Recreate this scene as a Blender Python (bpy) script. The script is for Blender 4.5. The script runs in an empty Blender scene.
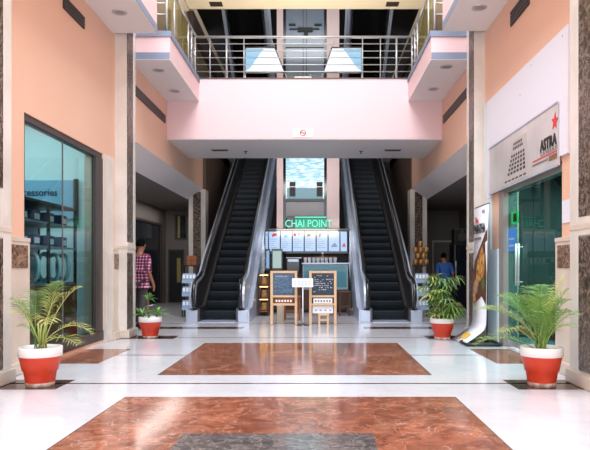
import bpy, bmesh, math, random
from mathutils import Vector, Matrix
R = math.radians
sc = bpy.context.scene
COL = sc.collection
rnd = random.Random(7)

# ------------------------------------------------------------------ materials
def lin(c):
    return tuple(((v/255)/12.92 if v/255 <= 0.04045 else ((v/255+0.055)/1.055)**2.4) for v in c) + (1.0,)

MATS = {}
def mat(name, col, rough=0.5, metal=0.0, spec=0.5, emit=None, estr=0.0, noise=None, bump=None, coat=0.0):
    """Principled; col is sRGB 0-255. noise=(scale, second colour, amount)."""
    m = bpy.data.materials.new(name); m.use_nodes = True
    nt = m.node_tree; p = nt.nodes['Principled BSDF']
    p.inputs['Base Color'].default_value = lin(col)
    p.inputs['Roughness'].default_value = rough
    p.inputs['Metallic'].default_value = metal
    p.inputs['Specular IOR Level'].default_value = spec
    p.inputs['Coat Weight'].default_value = coat
    if emit:
        p.inputs['Emission Color'].default_value = lin(emit)
        p.inputs['Emission Strength'].default_value = estr
    if noise or bump:
        tc = nt.nodes.new('ShaderNodeTexCoord')
        n = nt.nodes.new('ShaderNodeTexNoise')
        n.inputs['Scale'].default_value = (noise or bump)[0]
        n.inputs['Detail'].default_value = 5
        nt.links.new(tc.outputs['Object'], n.inputs['Vector'])
        if noise:
            r = nt.nodes.new('ShaderNodeValToRGB')
            a = noise[2]
            r.color_ramp.elements[0].position = 0.5-a; r.color_ramp.elements[1].position = 0.5+a
            r.color_ramp.elements[0].color = lin(col); r.color_ramp.elements[1].color = lin(noise[1])
            nt.links.new(n.outputs['Fac'], r.inputs['Fac'])
            nt.links.new(r.outputs['Color'], p.inputs['Base Color'])
        if bump:
            b = nt.nodes.new('ShaderNodeBump'); b.inputs['Strength'].default_value = bump[1]
            b.inputs['Distance'].default_value = 0.02
            nt.links.new(n.outputs['Fac'], b.inputs['Height'])
            nt.links.new(b.outputs['Normal'], p.inputs['Normal'])
    MATS[name] = m
    return m

def marble(name, base, dark, vein, scale=1.2, vein_w=0.03, vein_amt=0.8, rough=0.12, tile=None, tilevar=0.15, grout=None, spec=0.5):
    m = bpy.data.materials.new(name); m.use_nodes = True
    nt = m.node_tree; N = nt.nodes.new; L = nt.links.new
    p = nt.nodes['Principled BSDF']; p.inputs['Roughness'].default_value = rough
    p.inputs['Specular IOR Level'].default_value = spec
    tc = N('ShaderNodeTexCoord')
    n1 = N('ShaderNodeTexNoise'); n1.inputs['Scale'].default_value = scale*2.2; n1.inputs['Detail'].default_value = 8
    n1.inputs['Roughness'].default_value = 0.65; n1.inputs['Distortion'].default_value = 0.6
    L(tc.outputs['Object'], n1.inputs['Vector'])
    r1 = N('ShaderNodeValToRGB'); r1.color_ramp.elements[0].position = .35; r1.color_ramp.elements[1].position = .66
    r1.color_ramp.elements[0].color = lin(dark); r1.color_ramp.elements[1].color = lin(base)
    L(n1.outputs['Fac'], r1.inputs['Fac'])
    n2 = N('ShaderNodeTexNoise'); n2.inputs['Scale'].default_value = scale; n2.inputs['Detail'].default_value = 6
    n2.inputs['Roughness'].default_value = 0.6; n2.inputs['Distortion'].default_value = 1.4
    mp = N('ShaderNodeMapping'); mp.inputs['Rotation'].default_value = (0, 0, .7); mp.inputs['Location'].default_value = (3.1, 1.7, 5)
    L(tc.outputs['Object'], mp.inputs['Vector']); L(mp.outputs['Vector'], n2.inputs['Vector'])
    s = N('ShaderNodeMath'); s.operation = 'SUBTRACT'; s.inputs[1].default_value = .5; L(n2.outputs['Fac'], s.inputs[0])
    a = N('ShaderNodeMath'); a.operation = 'ABSOLUTE'; L(s.outputs[0], a.inputs[0])
    r2 = N('ShaderNodeValToRGB'); r2.color_ramp.elements[0].position = 0; r2.color_ramp.elements[1].position = vein_w
    r2.color_ramp.elements[0].color = (vein_amt,)*3+(1,); r2.color_ramp.elements[1].color = (0, 0, 0, 1)
    L(a.outputs[0], r2.inputs['Fac'])
    mx = N('ShaderNodeMix'); mx.data_type = 'RGBA'
    L(r2.outputs['Color'], mx.inputs['Factor']); L(r1.outputs['Color'], mx.inputs['A']); mx.inputs['B'].default_value = lin(vein)
    out = mx.outputs['Result']
    if tile:
        b = N('ShaderNodeTexBrick'); b.offset = 0; b.inputs['Scale'].default_value = 1
        b.inputs['Brick Width'].default_value = tile; b.inputs['Row Height'].default_value = tile
        b.inputs['Mortar Size'].default_value = 0.0035; b.inputs['Mortar Smooth'].default_value = 0
        v0 = 1-tilevar
        b.inputs['Color1'].default_value = (v0, v0, v0, 1); b.inputs['Color2'].default_value = (1, 1, 1, 1)
        g = grout if grout is not None else .7
        b.inputs['Mortar'].default_value = (g, g, g, 1)
        L(tc.outputs['Object'], b.inputs['Vector'])
        mm = N('ShaderNodeMix'); mm.data_type = 'RGBA'; mm.blend_type = 'MULTIPLY'; mm.inputs['Factor'].default_value = 1
        L(out, mm.inputs['A']); L(b.outputs['Color'], mm.inputs['B']); out = mm.outputs['Result']
    L(out, p.inputs['Base Color'])
    MATS[name] = m
    return m

def glass(name, tint, gloss=0.9, ior=1.45, rough=0.02, sheen_tint=None):
    m = bpy.data.materials.new(name); m.use_nodes = True
    nt = m.node_tree; N = nt.nodes.new; L = nt.links.new
    nt.nodes.remove(nt.nodes['Principled BSDF'])
    o = nt.nodes['Material Output']
    t = N('ShaderNodeBsdfTransparent'); t.inputs['Color'].default_value = lin(tint)
    g = N('ShaderNodeBsdfGlossy'); g.inputs['Roughness'].default_value = rough; g.inputs['Color'].default_value = (gloss,)*3+(1,)
    f = N('ShaderNodeFresnel'); f.inputs['IOR'].default_value = ior
    mx = N('ShaderNodeMixShader'); ge = N('ShaderNodeNewGeometry'); iv = N('ShaderNodeMath'); iv.operation = 'SUBTRACT'; iv.inputs[0].default_value = 1; L(ge.outputs['Backfacing'], iv.inputs[1])
    ml = N('ShaderNodeMath'); ml.operation = 'MULTIPLY'; L(f.outputs[0], ml.inputs[0]); L(iv.outputs[0], ml.inputs[1]); L(ml.outputs[0], mx.inputs[0]); L(t.outputs[0], mx.inputs[1]); L(g.outputs[0], mx.inputs[2])
    out = mx
    if sheen_tint:
        df = N('ShaderNodeBsdfDiffuse'); df.inputs['Color'].default_value = lin(sheen_tint[0])
        m2 = N('ShaderNodeMixShader'); m2.inputs[0].default_value = sheen_tint[1]
        L(mx.outputs[0], m2.inputs[1]); L(df.outputs[0], m2.inputs[2]); out = m2
    L(out.outputs[0], o.inputs['Surface'])
    MATS[name] = m
    return m

def glow_pattern(name, c1, c2, scale, strength, stretch=(1, 1, 1)):
    """Glowing pane; two-colour blotches stand for daylight and reflections in the glass."""
    m = mat(name, (20, 20, 20), .2)
    nt = m.node_tree; N = nt.nodes.new; L = nt.links.new; p = nt.nodes['Principled BSDF']
    tc = N('ShaderNodeTexCoord'); mp = N('ShaderNodeMapping'); mp.inputs['Scale'].default_value = stretch
    L(tc.outputs['Object'], mp.inputs['Vector'])
    n = N('ShaderNodeTexNoise'); n.inputs['Scale'].default_value = scale; n.inputs['Detail'].default_value = 4
    L(mp.outputs['Vector'], n.inputs['Vector'])
    r = N('ShaderNodeValToRGB'); r.color_ramp.elements[0].position = .4; r.color_ramp.elements[1].position = .58
    r.color_ramp.elements[0].color = lin(c1); r.color_ramp.elements[1].color = lin(c2)
    L(n.outputs['Fac'], r.inputs['Fac']); L(r.outputs['Color'], p.inputs['Emission Color'])
    p.inputs['Emission Strength'].default_value = strength
    return m

mat('peach', (232, 192, 168), .55, noise=(.5, (226, 183, 158), .2))
mat('pink', (229, 199, 202), .55)
mat('white_paint', (226, 224, 222), .5)
mat('soffit_grey', (234, 230, 230), .6)
mat('band_grey', (128, 140, 164), .5)
mat('cream', (232, 218, 190), .6)
mat('stone', (216, 204, 190), .3, noise=(3, (200, 186, 172), .2))
mat('pale_stone', (224, 218, 211), .25, noise=(2.5, (206, 199, 191), .2))
marble('granite', (84, 66, 56), (26, 20, 18), (186, 166, 148), scale=9, vein_w=.04, vein_amt=.6, rough=.3, spec=.3)
marble('granite_brown', (132, 96, 70), (48, 32, 24), (206, 180, 152), scale=9, vein_w=.045, vein_amt=.6, rough=.3, spec=.3)
marble('floor_white', (211, 211, 219), (204, 204, 212), (190, 189, 196), scale=.8, vein_w=.02, vein_amt=.4, rough=.13, tile=.61, tilevar=.03, grout=.9)
marble('floor_brown', (180, 116, 90), (124, 70, 53), (230, 204, 188), scale=2.6, vein_w=.009, vein_amt=.6, rough=.12, tile=.61, tilevar=.32, grout=.7, spec=.7)
marble('floor_dark', (96, 70, 62), (58, 40, 36), (150, 120, 104), scale=2, vein_w=.02, vein_amt=.4, rough=.14)
marble('floor_medallion', (112, 104, 102), (62, 58, 60), (190, 184, 180), scale=5, vein_w=.014, vein_amt=.45, rough=.14)
mat('steel', (196, 198, 202), .3, .6)
mat('brushed', (200, 211, 230), .3, .35, noise=(2, (178, 190, 212), .3))
mat('mirror_dark_steel', (70, 66, 66), .35, .7)  # steel darkened in colour for the dark steps it mirrors
mat('dark_steel', (92, 88, 88), .35, .8)
mat('rubber', (24, 23, 24), .2, coat=.3)
mat('black', (12, 12, 13), .5)
mat('gloss_black', (12, 12, 14), .15)
mat('vent_dark', (58, 50, 46), .5)
mat('step', (34, 42, 50), .42, .5)
mat('step_nose', (14, 16, 19), .5)
mat('bronze', (74, 66, 62), .4, .4)
mat('sky_tinted_stone', (206, 228, 236), .25)  # marble with the blue of the reflected sky mixed into its colour
mat('curtain', (170, 156, 96), .8)
mat('jamb', (150, 142, 138), .4, .2)
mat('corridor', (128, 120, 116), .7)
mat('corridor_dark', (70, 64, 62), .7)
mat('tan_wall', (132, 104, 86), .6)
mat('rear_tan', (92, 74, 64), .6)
mat('dark_wall', (44, 40, 40), .6)
mat('navy_glass', (16, 26, 40), .12)
mat('lift_glass_dim', (126, 142, 160), .15)
mat('lift_pink', (232, 210, 210), .5)
mat('lift_panel', (150, 152, 156), .4)
mat('lamp_grey', (150, 148, 150), .3)
mat('pot_red', (204, 62, 30), .45, noise=(6, (188, 50, 22), .25))
mat('pot_white', (236, 234, 232), .5)
mat('terracotta', (196, 150, 130), .7, noise=(14, (230, 214, 204), .1))
mat('soil', (62, 46, 36), .9, bump=(60, .8))
mat('leaf', (94, 138, 54), .4, noise=(14, (150, 176, 92), .2))
mat('leaf_yellow', (140, 156, 70), .4, noise=(14, (190, 186, 108), .2))
mat('leaf_deep', (58, 104, 52), .4, noise=(14, (116, 150, 84), .2))
mat('leaf_bright', (76, 138, 60), .4, noise=(14, (134, 182, 92), .2))
mat('palm_stem', (142, 158, 80), .5)
mat('cane', (128, 100, 72), .7)
mat('wood', (228, 194, 156), .5, noise=(7, (212, 170, 128), .3))
mat('wood_mid', (150, 84, 42), .5, noise=(7, (122, 64, 32), .3))
mat('wood_dark', (74, 44, 30), .5)
mat('slate', (58, 74, 92), .6, noise=(24, (92, 112, 134), .22))
mat('slate_dark', (40, 52, 66), .6, noise=(24, (56, 70, 84), .22))
mat('chalk', (226, 230, 236), .8)
mat('chalk_blue', (120, 170, 214), .8)
mat('paper', (244, 244, 248), .5)
mat('paper_blue', (150, 176, 206), .5)
mat('poster_blue', (44, 130, 214), .4)
mat('sign_panel', (208, 206, 206), .3, noise=(1.5, (176, 172, 172), .25))
mat('sign_black', (24, 22, 24), .5)
mat('sign_red', (214, 34, 40), .45)
mat('sign_gray', (120, 112, 110), .5)
mat('sign_brown', (128, 96, 66), .5)
mat('keypad_plate', (188, 182, 180), .35)
mat('key_dark', (54, 50, 50), .4)
mat('hoarding', (226, 228, 240), .5)
mat('neon_green', (20, 120, 90), .4, emit=(110, 240, 205), estr=1.05)
mat('neon_soft', (20, 100, 80), .4, emit=(16, 140, 108), estr=.6)
mat('exit_green', (20, 120, 60), .4, emit=(60, 240, 130), estr=1.0)
glow_pattern('lift_daylight_glow', (150, 206, 224), (226, 246, 252), 5, 1.0, (1, 1, 3.5))  # daylight and reflections in the lift glass painted as glow
mat('lift_lit_band', (20, 20, 20), .4, emit=(110, 160, 176), estr=.7)
mat('screen_lit', (20, 20, 20), .3, emit=(170, 200, 242), estr=.9)
mat('screen_blue', (20, 20, 20), .3, emit=(120, 176, 226), estr=.8)
mat('screen_green', (20, 20, 20), .3, emit=(180, 206, 200), estr=.7)
mat('screen_red', (20, 20, 20), .3, emit=(206, 74, 70), estr=.8)
mat('screen_tan', (20, 20, 20), .3, emit=(190, 150, 120), estr=.8)
mat('screen_grey', (20, 20, 20), .3, emit=(120, 140, 176), estr=.8)
mat('warm_lamp', (250, 220, 160), .4, emit=(255, 214, 140), estr=4)
mat('shop_lamp', (250, 250, 250), .4, emit=(255, 250, 240), estr=9)
mat('case_blue', (150, 174, 188), .2)
mat('shop_wall', (206, 222, 224), .6)
mat('shop_panel', (128, 172, 198), .5)
mat('shop_text', (40, 62, 92), .5)
mat('shop_floor', (140, 132, 124), .4)
mat('ring_pale', (190, 206, 204), .4)
mat('shelf_grey', (120, 128, 128), .4)
mat('glass_sky_white', (226, 238, 248), .12)
mat('glass_sky_blue', (142, 190, 218), .12)  # blue of the sky reflected in the glass, painted on
mat('banner_white', (226, 230, 240), .5)
mat('banner_dark', (52, 36, 30), .5, noise=(14, (120, 70, 44), .2))
mat('banner_food', (220, 168, 84), .5, noise=(10, (120, 62, 34), .15))
mat('banner_tan', (196, 160, 130), .5, noise=(9, (140, 90, 60), .2))
mat('banner_green', (86, 104, 52), .5)
mat('banner_yellow', (226, 188, 70), .5)
mat('skin', (150, 100, 76), .55)
mat('hair', (9, 8, 8), .9, spec=.1)
mat('trouser', (66, 62, 64), .8)
mat('trouser_dark', (28, 28, 36), .8)
mat('shoe', (22, 18, 18), .5)
mat('shirt_blue', (40, 92, 168), .7)
mat('eye_white', (230, 226, 222), .4)
mat('gold_pack', (176, 130, 70), .3, .3, noise=(16, (110, 70, 36), .2))
glass('shop_glass', (216, 240, 243), .5)
glass('door_glass', (170, 214, 210), .3)
glass('rail_glass', (214, 208, 150), 1.0, 1.5, sheen_tint=((170, 160, 108), .26))  # diffuse yellow paints the cream ceiling mirrored in the tinted glass

# checked shirt: woven red/white/navy checks on the cloth itself
def check_cloth():
    m = mat('shirt_check', (130, 40, 70), .8)
    nt = m.node_tree; N = nt.nodes.new; L = nt.links.new; p = nt.nodes['Principled BSDF']
    tc = N('ShaderNodeTexCoord'); sx = N('ShaderNodeSeparateXYZ'); L(tc.outputs['Object'], sx.inputs[0])
    outs = []
    for ax in ('X', 'Z'):
        ml = N('ShaderNodeMath'); ml.operation = 'MULTIPLY'; ml.inputs[1].default_value = 17
        L(sx.outputs[ax], ml.inputs[0])
        fr = N('ShaderNodeMath'); fr.operation = 'FRACT'; L(ml.outputs[0], fr.inputs[0])
        gt = N('ShaderNodeMath'); gt.operation = 'GREATER_THAN'; gt.inputs[1].default_value = .62; L(fr.outputs[0], gt.inputs[0])
        outs.append(gt)
    ad = N('ShaderNodeMath'); ad.operation = 'ADD'; L(outs[0].outputs[0], ad.inputs[0]); L(outs[1].outputs[0], ad.inputs[1])
    hf = N('ShaderNodeMath'); hf.operation = 'MULTIPLY'; hf.inputs[1].default_value = .5; L(ad.outputs[0], hf.inputs[0])
    r = N('ShaderNodeValToRGB'); r.color_ramp.interpolation = 'CONSTANT'
    r.color_ramp.elements[0].color = lin((74, 26, 56)); r.color_ramp.elements[1].position = .8; r.color_ramp.elements[1].color = lin((206, 176, 194))
    e = r.color_ramp.elements.new(.4); e.color = lin((150, 66, 104))
    L(hf.outputs[0], r.inputs['Fac']); L(r.outputs['Color'], p.inputs['Base Color'])
check_cloth()

# ------------------------------------------------------------------ builders
ORG = {}
def org(o):
    return ORG.get(o.name, Vector((0, 0, 0)))

class B:
    """Collects geometry in world coordinates; build() links ONE mesh object."""
    def __init__(s): s.v = []; s.f = []; s.mi = []; s.m = 0; s.sm = []; s.smooth = False
    def _add(s, vs, fs):
        o = len(s.v); s.v += [Vector(v) for v in vs]
        for f in fs: s.f.append([i+o for i in f]); s.mi.append(s.m); s.sm.append(s.smooth)
        return s
    def box(s, x0, x1, y0, y1, z0, z1, c=0.0):
        x0, x1 = min(x0, x1), max(x0, x1); y0, y1 = min(y0, y1), max(y0, y1); z0, z1 = min(z0, z1), max(z0, z1)
        if c <= 0:
            vs = [(x, y, z) for x in (x0, x1) for y in (y0, y1) for z in (z0, z1)]
            return s._add(vs, [(0, 1, 3, 2), (4, 6, 7, 5), (0, 4, 5, 1), (2, 3, 7, 6), (0, 2, 6, 4), (1, 5, 7, 3)])
        c = min(c, (x1-x0)/2.01, (y1-y0)/2.01, (z1-z0)/2.01)
        bm = bmesh.new()
        bmesh.ops.create_cube(bm, size=1, matrix=Matrix.LocRotScale(Vector(((x0+x1)/2, (y0+y1)/2, (z0+z1)/2)), None, Vector((x1-x0, y1-y0, z1-z0))))
        bmesh.ops.bevel(bm, geom=list(bm.edges), offset=c, segments=2, affect='EDGES', profile=.6)
        return s.bm(bm)
    def bm(s, bm):
        bm.verts.ensure_lookup_table(); bm.verts.index_update()
        s._add([v.co.copy() for v in bm.verts], [[v.index for v in f.verts] for f in bm.faces]); bm.free(); return s
    def obox(s, c, size, mtx):
        hx, hy, hz = [d/2 for d in size]
        vs = [Vector(c)+mtx @ Vector((x, y, z)) for x in (-hx, hx) for y in (-hy, hy) for z in (-hz, hz)]
        return s._add(vs, [(0, 1, 3, 2), (4, 6, 7, 5), (0, 4, 5, 1), (2, 3, 7, 6), (0, 2, 6, 4), (1, 5, 7, 3)])
    def prism(s, poly, axis, a, b):
        """Extrude a polygon: axis x -> poly in (y,z); y -> (x,z); z -> (x,y)."""
        def P(p, t): return {'x': (t, p[0], p[1]), 'y': (p[0], t, p[1]), 'z': (p[0], p[1], t)}[axis]
        n = len(poly)
        vs = [P(p, a) for p in poly]+[P(p, b) for p in poly]
        fs = [list(range(n)), list(range(2*n-1, n-1, -1))]+[(i, (i+1) % n, n+(i+1) % n, n+i) for i in range(n)]
        return s._add(vs, fs)
    def sweep(s, path, prof, up=Vector((0, 0, 1)), closed=False, radii=None):
        """Sweep a profile (list of (u,v)) along path; u along side, v along normal."""
        P = [Vector(p) for p in path]; n = len(P); k = len(prof); vs = []
        for i in range(n):
            a = P[(i-1) % n] if closed or i else P[i]; b = P[(i+1) % n] if closed or i < n-1 else P[i]
            t = (b-a).normalized()
            side = t.cross(up)
            if side.length < 1e-4: side = t.cross(Vector((0, 1, 0)))
            side.normalize(); nn = side.cross(t).normalized()
            r = radii[i] if radii else 1
            vs += [P[i]+side*u*r+nn*v*r for u, v in prof]
        fs = []
        for i in range(n if closed else n-1):
            j = (i+1) % n
            for q in range(k):
                fs.append((i*k+q, i*k+(q+1) % k, j*k+(q+1) % k, j*k+q))
        if not closed: fs += [list(range(k))[::-1], list(range((n-1)*k, n*k))]
        return s._add(vs, fs)
    def tube(s, path, r, n=8, radii=None, closed=False, up=Vector((0, 0, 1))):
        prof = [(math.cos(2*math.pi*i/n)*r, math.sin(2*math.pi*i/n)*r) for i in range(n)]
        sm = s.smooth; s.smooth = True; s.sweep(path, prof, up, closed, radii); s.smooth = sm; return s
    def lathe(s, prof, c, n=32):
        cx, cy, cz = c; vs = []; fs = []; k = len(prof)
        for i in range(n):
            a = 2*math.pi*i/n
            vs += [(cx+r*math.cos(a), cy+r*math.sin(a), cz+z) for r, z in prof]
        for i in range(n):
            j = (i+1) % n
            for q in range(k-1): fs.append((i*k+q, j*k+q, j*k+q+1, i*k+q+1))
        sm = s.smooth; s.smooth = True; s._add(vs, fs); s.smooth = sm; return s
    def disc(s, c, r, n=24, axis='z', flip=False):
        cx, cy, cz = c; vs = []
        for i in range(n):
            a = 2*math.pi*i/n; u, w = r*math.cos(a), r*math.sin(a)
            vs.append({'z': (cx+u, cy+w, cz), 'y': (cx+u, cy, cz+w), 'x': (cx, cy+u, cz+w)}[axis])
        return s._add(vs, [list(range(n))[::(-1 if flip else 1)]])
    def quad(s, a, b, c, d): return s._add([a, b, c, d], [(0, 1, 2, 3)])
    def build(s, name, mats, parent=None, fix=True):
        o0 = org(parent) if parent else Vector((0, 0, 0))
        me = bpy.data.meshes.new(name)
        me.from_pydata([v-o0 for v in s.v], [], s.f)
        for m in ([mats] if isinstance(mats, str) else mats): me.materials.append(MATS[m])
        me.polygons.foreach_set('material_index', s.mi)
        me.polygons.foreach_set('use_smooth', s.sm)
        if fix:
            bm = bmesh.new(); bm.from_mesh(me); bmesh.ops.recalc_face_normals(bm, faces=bm.faces); bm.to_mesh(me); bm.free()
        me.update()
        o = bpy.data.objects.new(name, me); COL.objects.link(o)
        if parent: o.parent = parent
        ORG[o.name] = o0
        return o

def tag(o, label, cat, group=None, kind=None):
    if label: o['label'] = label
    if cat: o['category'] = cat
    if group: o['group'] = group
    if kind: o['kind'] = kind
    return o
def thing(name, loc, label, cat, group=None):
    o = bpy.data.objects.new(name, None); COL.objects.link(o); o.empty_display_size = .1
    o.location = loc; ORG[o.name] = Vector(loc)
    return tag(o, label, cat, group)
def struct(name, b, mats, label, cat, parent=None):
    o = b.build(name, mats, parent)
    if not parent: tag(o, label, cat, None, 'structure')
    return o
def copy_tree(o, parent=None):
    c = o.copy(); COL.objects.link(c)
    if parent: c.parent = parent
    ORG[c.name] = org(o)
    for ch in list(o.children): copy_tree(ch, c)
    return c
def move(o, loc, rz=None):
    o.location = loc
    if rz is not None: o.rotation_euler.z = rz
    return o

def text_mesh(name, s, size, material, parent, origin, xdir, ydir, depth=.006, bold=0.0, align='LEFT', spacing=1.0, sx=1.0, shear=0.0):
    cu = bpy.data.curves.new('t', 'FONT'); cu.body = s; cu.size = size; cu.extrude = depth/2; cu.offset = bold
    cu.align_x = align; cu.space_character = spacing; cu.shear = shear; cu.resolution_u = 3
    t = bpy.data.objects.new('t', cu); COL.objects.link(t)
    dg = bpy.context.evaluated_depsgraph_get()
    me = bpy.data.meshes.new_from_object(t.evaluated_get(dg))
    bpy.data.objects.remove(t)
    x = Vector(xdir).normalized(); y = Vector(ydir).normalized(); z = x.cross(y)
    M = Matrix((x, y, z)).transposed().to_4x4(); M.translation = Vector(origin)-(org(parent) if parent else Vector())
    me.transform(M @ Matrix.Diagonal((sx, 1, 1, 1)))
    me.materials.clear(); me.materials.append(MATS[material])
    o = bpy.data.objects.new(name, me); COL.objects.link(o); o.parent = parent
    return o

# ------------------------------------------------------------------ measurements
XL, XR = -3.42, 2.87          # shop-front walls
PL, PR = -3.22, 2.69          # pillar faces
FD = 14.0                     # front of the bridge
FX0, FX1 = -3.31, 2.84

# ------------------------------------------------------------------ floor
f = B()
f.box(-7, 7, -4, 30, -.2, 0)
h1, h2 = .0012, .0018
def inlay(m, x0, x1, y0, y1, h=h1):
    f.m = m; f.box(x0, x1, y0, y1, -.01, h)
inlay(1, -1.77, 1.29, 2.85, 5.86); inlay(2, -1.78, 1.30, 2.84, 5.87, .0006)
inlay(1, -1.77, 1.29, 7.07, 10.08); inlay(2, -1.78, 1.30, 7.06, 10.09, .0006)
inlay(3, -.96, .41, 3.7, 4.56, .0024)
for (a, b) in ((XL, -2.58), (2.0, XR)): inlay(2, a, b, 6.22, 6.76)
inlay(2, XL, XR, 6.52, 6.57)
for (a, b) in ((XL, -2.42), (1.9, XR)): inlay(2, a, b, 10.66, 11.16)
inlay(2, XL, XR, 10.82, 10.86)
for (a, b) in ((XL, -2.74), (2.27, XR)): inlay(1, a, b, 7.9, 9.33)
inlay(2, -2.74, -1.78, 8.66, 8.7); inlay(2, 1.30, 2.27, 8.66, 8.7)
for (a, b) in ((-3.3, -1.45), (.95, 2.4)): inlay(2, a, b, 12.4, 12.85)
inlay(2, -7, 7, 13.55, 13.6, .0010)
floor = struct('floor', f, ['floor_white', 'floor_brown', 'floor_dark', 'floor_medallion'],
               'polished white marble hall floor with square brown marble inlays', 'floor')

# ------------------------------------------------------------------ side walls with shop openings
def wall(name, xin, xout, y0, y1, z1, op, m, label):
    b = B(); oy0, oy1, oz0, oz1 = op
    b.box(xin, xout, y0, oy0, 0, z1); b.box(xin, xout, oy1, y1, 0, z1)
    b.box(xin, xout, oy0, oy1, oz1, z1)
    if oz0 > 0: b.box(xin, xout, oy0, oy1, 0, oz0)
    return struct(name, b, m, label, 'wall')
wl = wall('wall_left', XL, XL-.3, 0.5, 10.95, 9.5, (7.38, 10.12, .12, 3.03), 'peach', 'peach plastered shop-front wall with tall glazed shop window')
wr = wall('wall_right', XR, XR+.3, 0.5, 10.95, 9.5, (7.35, 9.85, 0, 2.45), 'peach', 'peach plastered shop-front wall with glass door under sign')

# dado blocks, reveal strips
def dado(side, y0, y1):
    x = XL if side < 0 else XR; s = -side     # s points into the hall
    b = B(); b.box(x, x+s*.06, y0, y1, .14, 1.5, .006); b.box(x, x+s*.10, y0, y1+.02, 0.002, .14, .01)
    b.box(x, x+s*.066, y0, y1+.006, 1.5, 1.55, .005)
    return b
def dado_square(side, y0, y1, z0, z1, par):
    x = XL if side < 0 else XR; s = -side
    B().box(x+s*.05, x+s*.066, y0, y1, z0, z1).build('granite_square', 'granite_brown', par)
d = struct('trim_1', dado(-1, 6.66, 7.40), 'stone', 'beige stone dado block with brown granite square, before shop window', 'dado'); dado_square(-1, 6.94, 7.34, 1.2, 1.46, d)
d = struct('trim_2', dado(-1, 10.44, 10.74), 'stone', 'beige stone dado block with granite square, beyond shop window', 'dado'); dado_square(-1, 10.5, 10.72, 1.18, 1.44, d)
d = struct('trim_3', dado(1, 6.66, 7.40), 'stone', 'beige stone dado block with brown granite square, before glass shop door', 'dado'); dado_square(1, 6.93, 7.33, 1.2, 1.46, d)
struct('trim_4', B().box(XL, XL+.025, 10.13, 10.6, 1.46, 3.04).box(XL, XL+.05, 10.13, 10.44, 0.002, 1.46, .005), 'pale_stone', 'white marble strip beside the shop window', 'trim')
struct('trim_5', B().box(XR-.03, XR, 9.86, 10.62, 0.002, 1.5).box(XR-.03, XR, 10.27, 10.62, 1.5, 3.95), 'sky_tinted_stone', 'white marble strip beyond the glass shop door', 'trim')

# pillars
def pillar(name, side, y0, y1, z1, label, iny, capz=1.5, gap=.2):
    x = (XL-.05) if side < 0 else (XR+.05); fx = PL if side < 0 else PR; s = -side
    b = B(); b.box(x, fx, y0, y1, 0.002, z1)
    p = struct(name, b, 'pale_stone', label, 'pillar')
    B().box(fx-s*.01, fx+s*.008, iny[0], iny[1], capz+gap, z1-.05).build('granite_inlay', 'granite', p)
    B().box(fx-s*.01, fx+s*.008, iny[0], iny[1], .16, capz).build('granite_inlay', 'granite', p)
    b = B()
    for (a, c) in ((y0, iny[0]), (iny[1], y1)):
        if c-a > .03: b.box(fx-s*.01, fx+s*.012, a, c, .14, z1-.05, .004)
    b.box(fx-s*.01, fx+s*.012, iny[0], iny[1], capz+.01, capz+gap-.01, .004)
    b.build('white_border', 'pale_stone', p)
    B().box(x, fx+s*.05, y0-.03, y1+.03, 0.003, .14, .012).build('plinth', 'stone', p)
    B().box(x, fx+s*.018, y0-.006, y1+.006, capz+.07, capz+.13, .005).build('moulding', 'stone', p)
    return p
pillar('pillar_1', -1, 5.95, 6.64, 9.4, 'stone-faced pillar with dark granite inlay before the tall shop window', (6.1, 6.47), 1.5, .52)
pillar('pillar_2', 1, 5.95, 6.65, 9.4, 'stone-faced pillar with dark granite inlay before the glass door', (6.1, 6.44), 1.52)
pillar('pillar_3', -1, 10.72, 11.2, 9.4, 'stone pillar with dark granite inlay beyond the tall shop window', (10.735, 11.06), 1.45)
pillar('pillar_4', 1, 10.72, 11.2, 9.4, 'stone pillar with dark granite inlay behind the upright banner', (10.735, 11.06), 1.45)
def back_column(name, x0, x1, label):
    b = B().box(x0, x1, 18.4, 18.9, 0.002, 3.5)
    p = struct(name, b, 'pale_stone', label, 'pillar')
    w = x1-x0
    B().box(x0+w*.27, x1-w*.27, 18.385, 18.41, .14, 3.42).build('granite_inlay', 'granite', p)
back_column('pillar_5', -3.72, -3.23, 'pale stone column with granite strip beside the escalator and checked-shirt corridor')
back_column('pillar_6', 2.75, 3.24, 'pale stone column with granite strip beside the escalator and blue-shirt corridor')

# wall vents (slotted grilles)
def vent(xf, s, y0, y1, z0, z1, label, group=None):
    t = thing('wall_vent', (xf, (y0+y1)/2, z0), label, 'vent')
    B().box(xf, xf+s*.02, y0, y1, z0, z1, .004).build('frame', 'vent_dark', t)
    b = B(); n = 4
    for i in range(n):
        z = z0+(z1-z0)*(i+.5)/n
        b.box(xf+s*.012, xf+s*.03, y0+.02, y1-.02, z-.008, z+.008)
    b.build('slat_grille', 'dark_steel', t)
vent(XL, 1, 8.5, 9.27, 4.71, 4.89, 'dark slotted air vent high on the wall above the shop window')
vent(XR, -1, 8.45, 9.25, 4.74, 4.96, 'dark slotted air vent high on the wall above the white sign board')
vent(FX0, 1, 11.35, 13.78, 4.36, 4.54, 'long dark slotted vent on the beam beside the checked-shirt person')
vent(FX1-.04, -1, 11.35, 13.8, 4.36, 4.54, 'long dark slotted vent on the beam near the upright banner')

# side beams below the upper galleries
for nm, xi, xo, lab in (('trim_6', FX0, -3.76, 'deep peach beam over the corridor with checked-shirt person'), ('trim_7', FX1-.04, 3.25, 'deep peach beam over the corridor with blue-shirt person')):
    b = B(); b.m = 0
    z0, z1 = 3.52, 5.3
    b.prism([(xi, z0), (xi, z1), (xo, z1), (xo, 3.2)], 'y', 11.15, 18.42)
    o = struct(nm, b, ['peach', 'soffit_grey'], lab, 'beam')
    for pgn in o.data.polygons:
        if abs(pgn.normal.z) > .3 and pgn.normal.z < 0: pgn.material_index = 1

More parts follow.
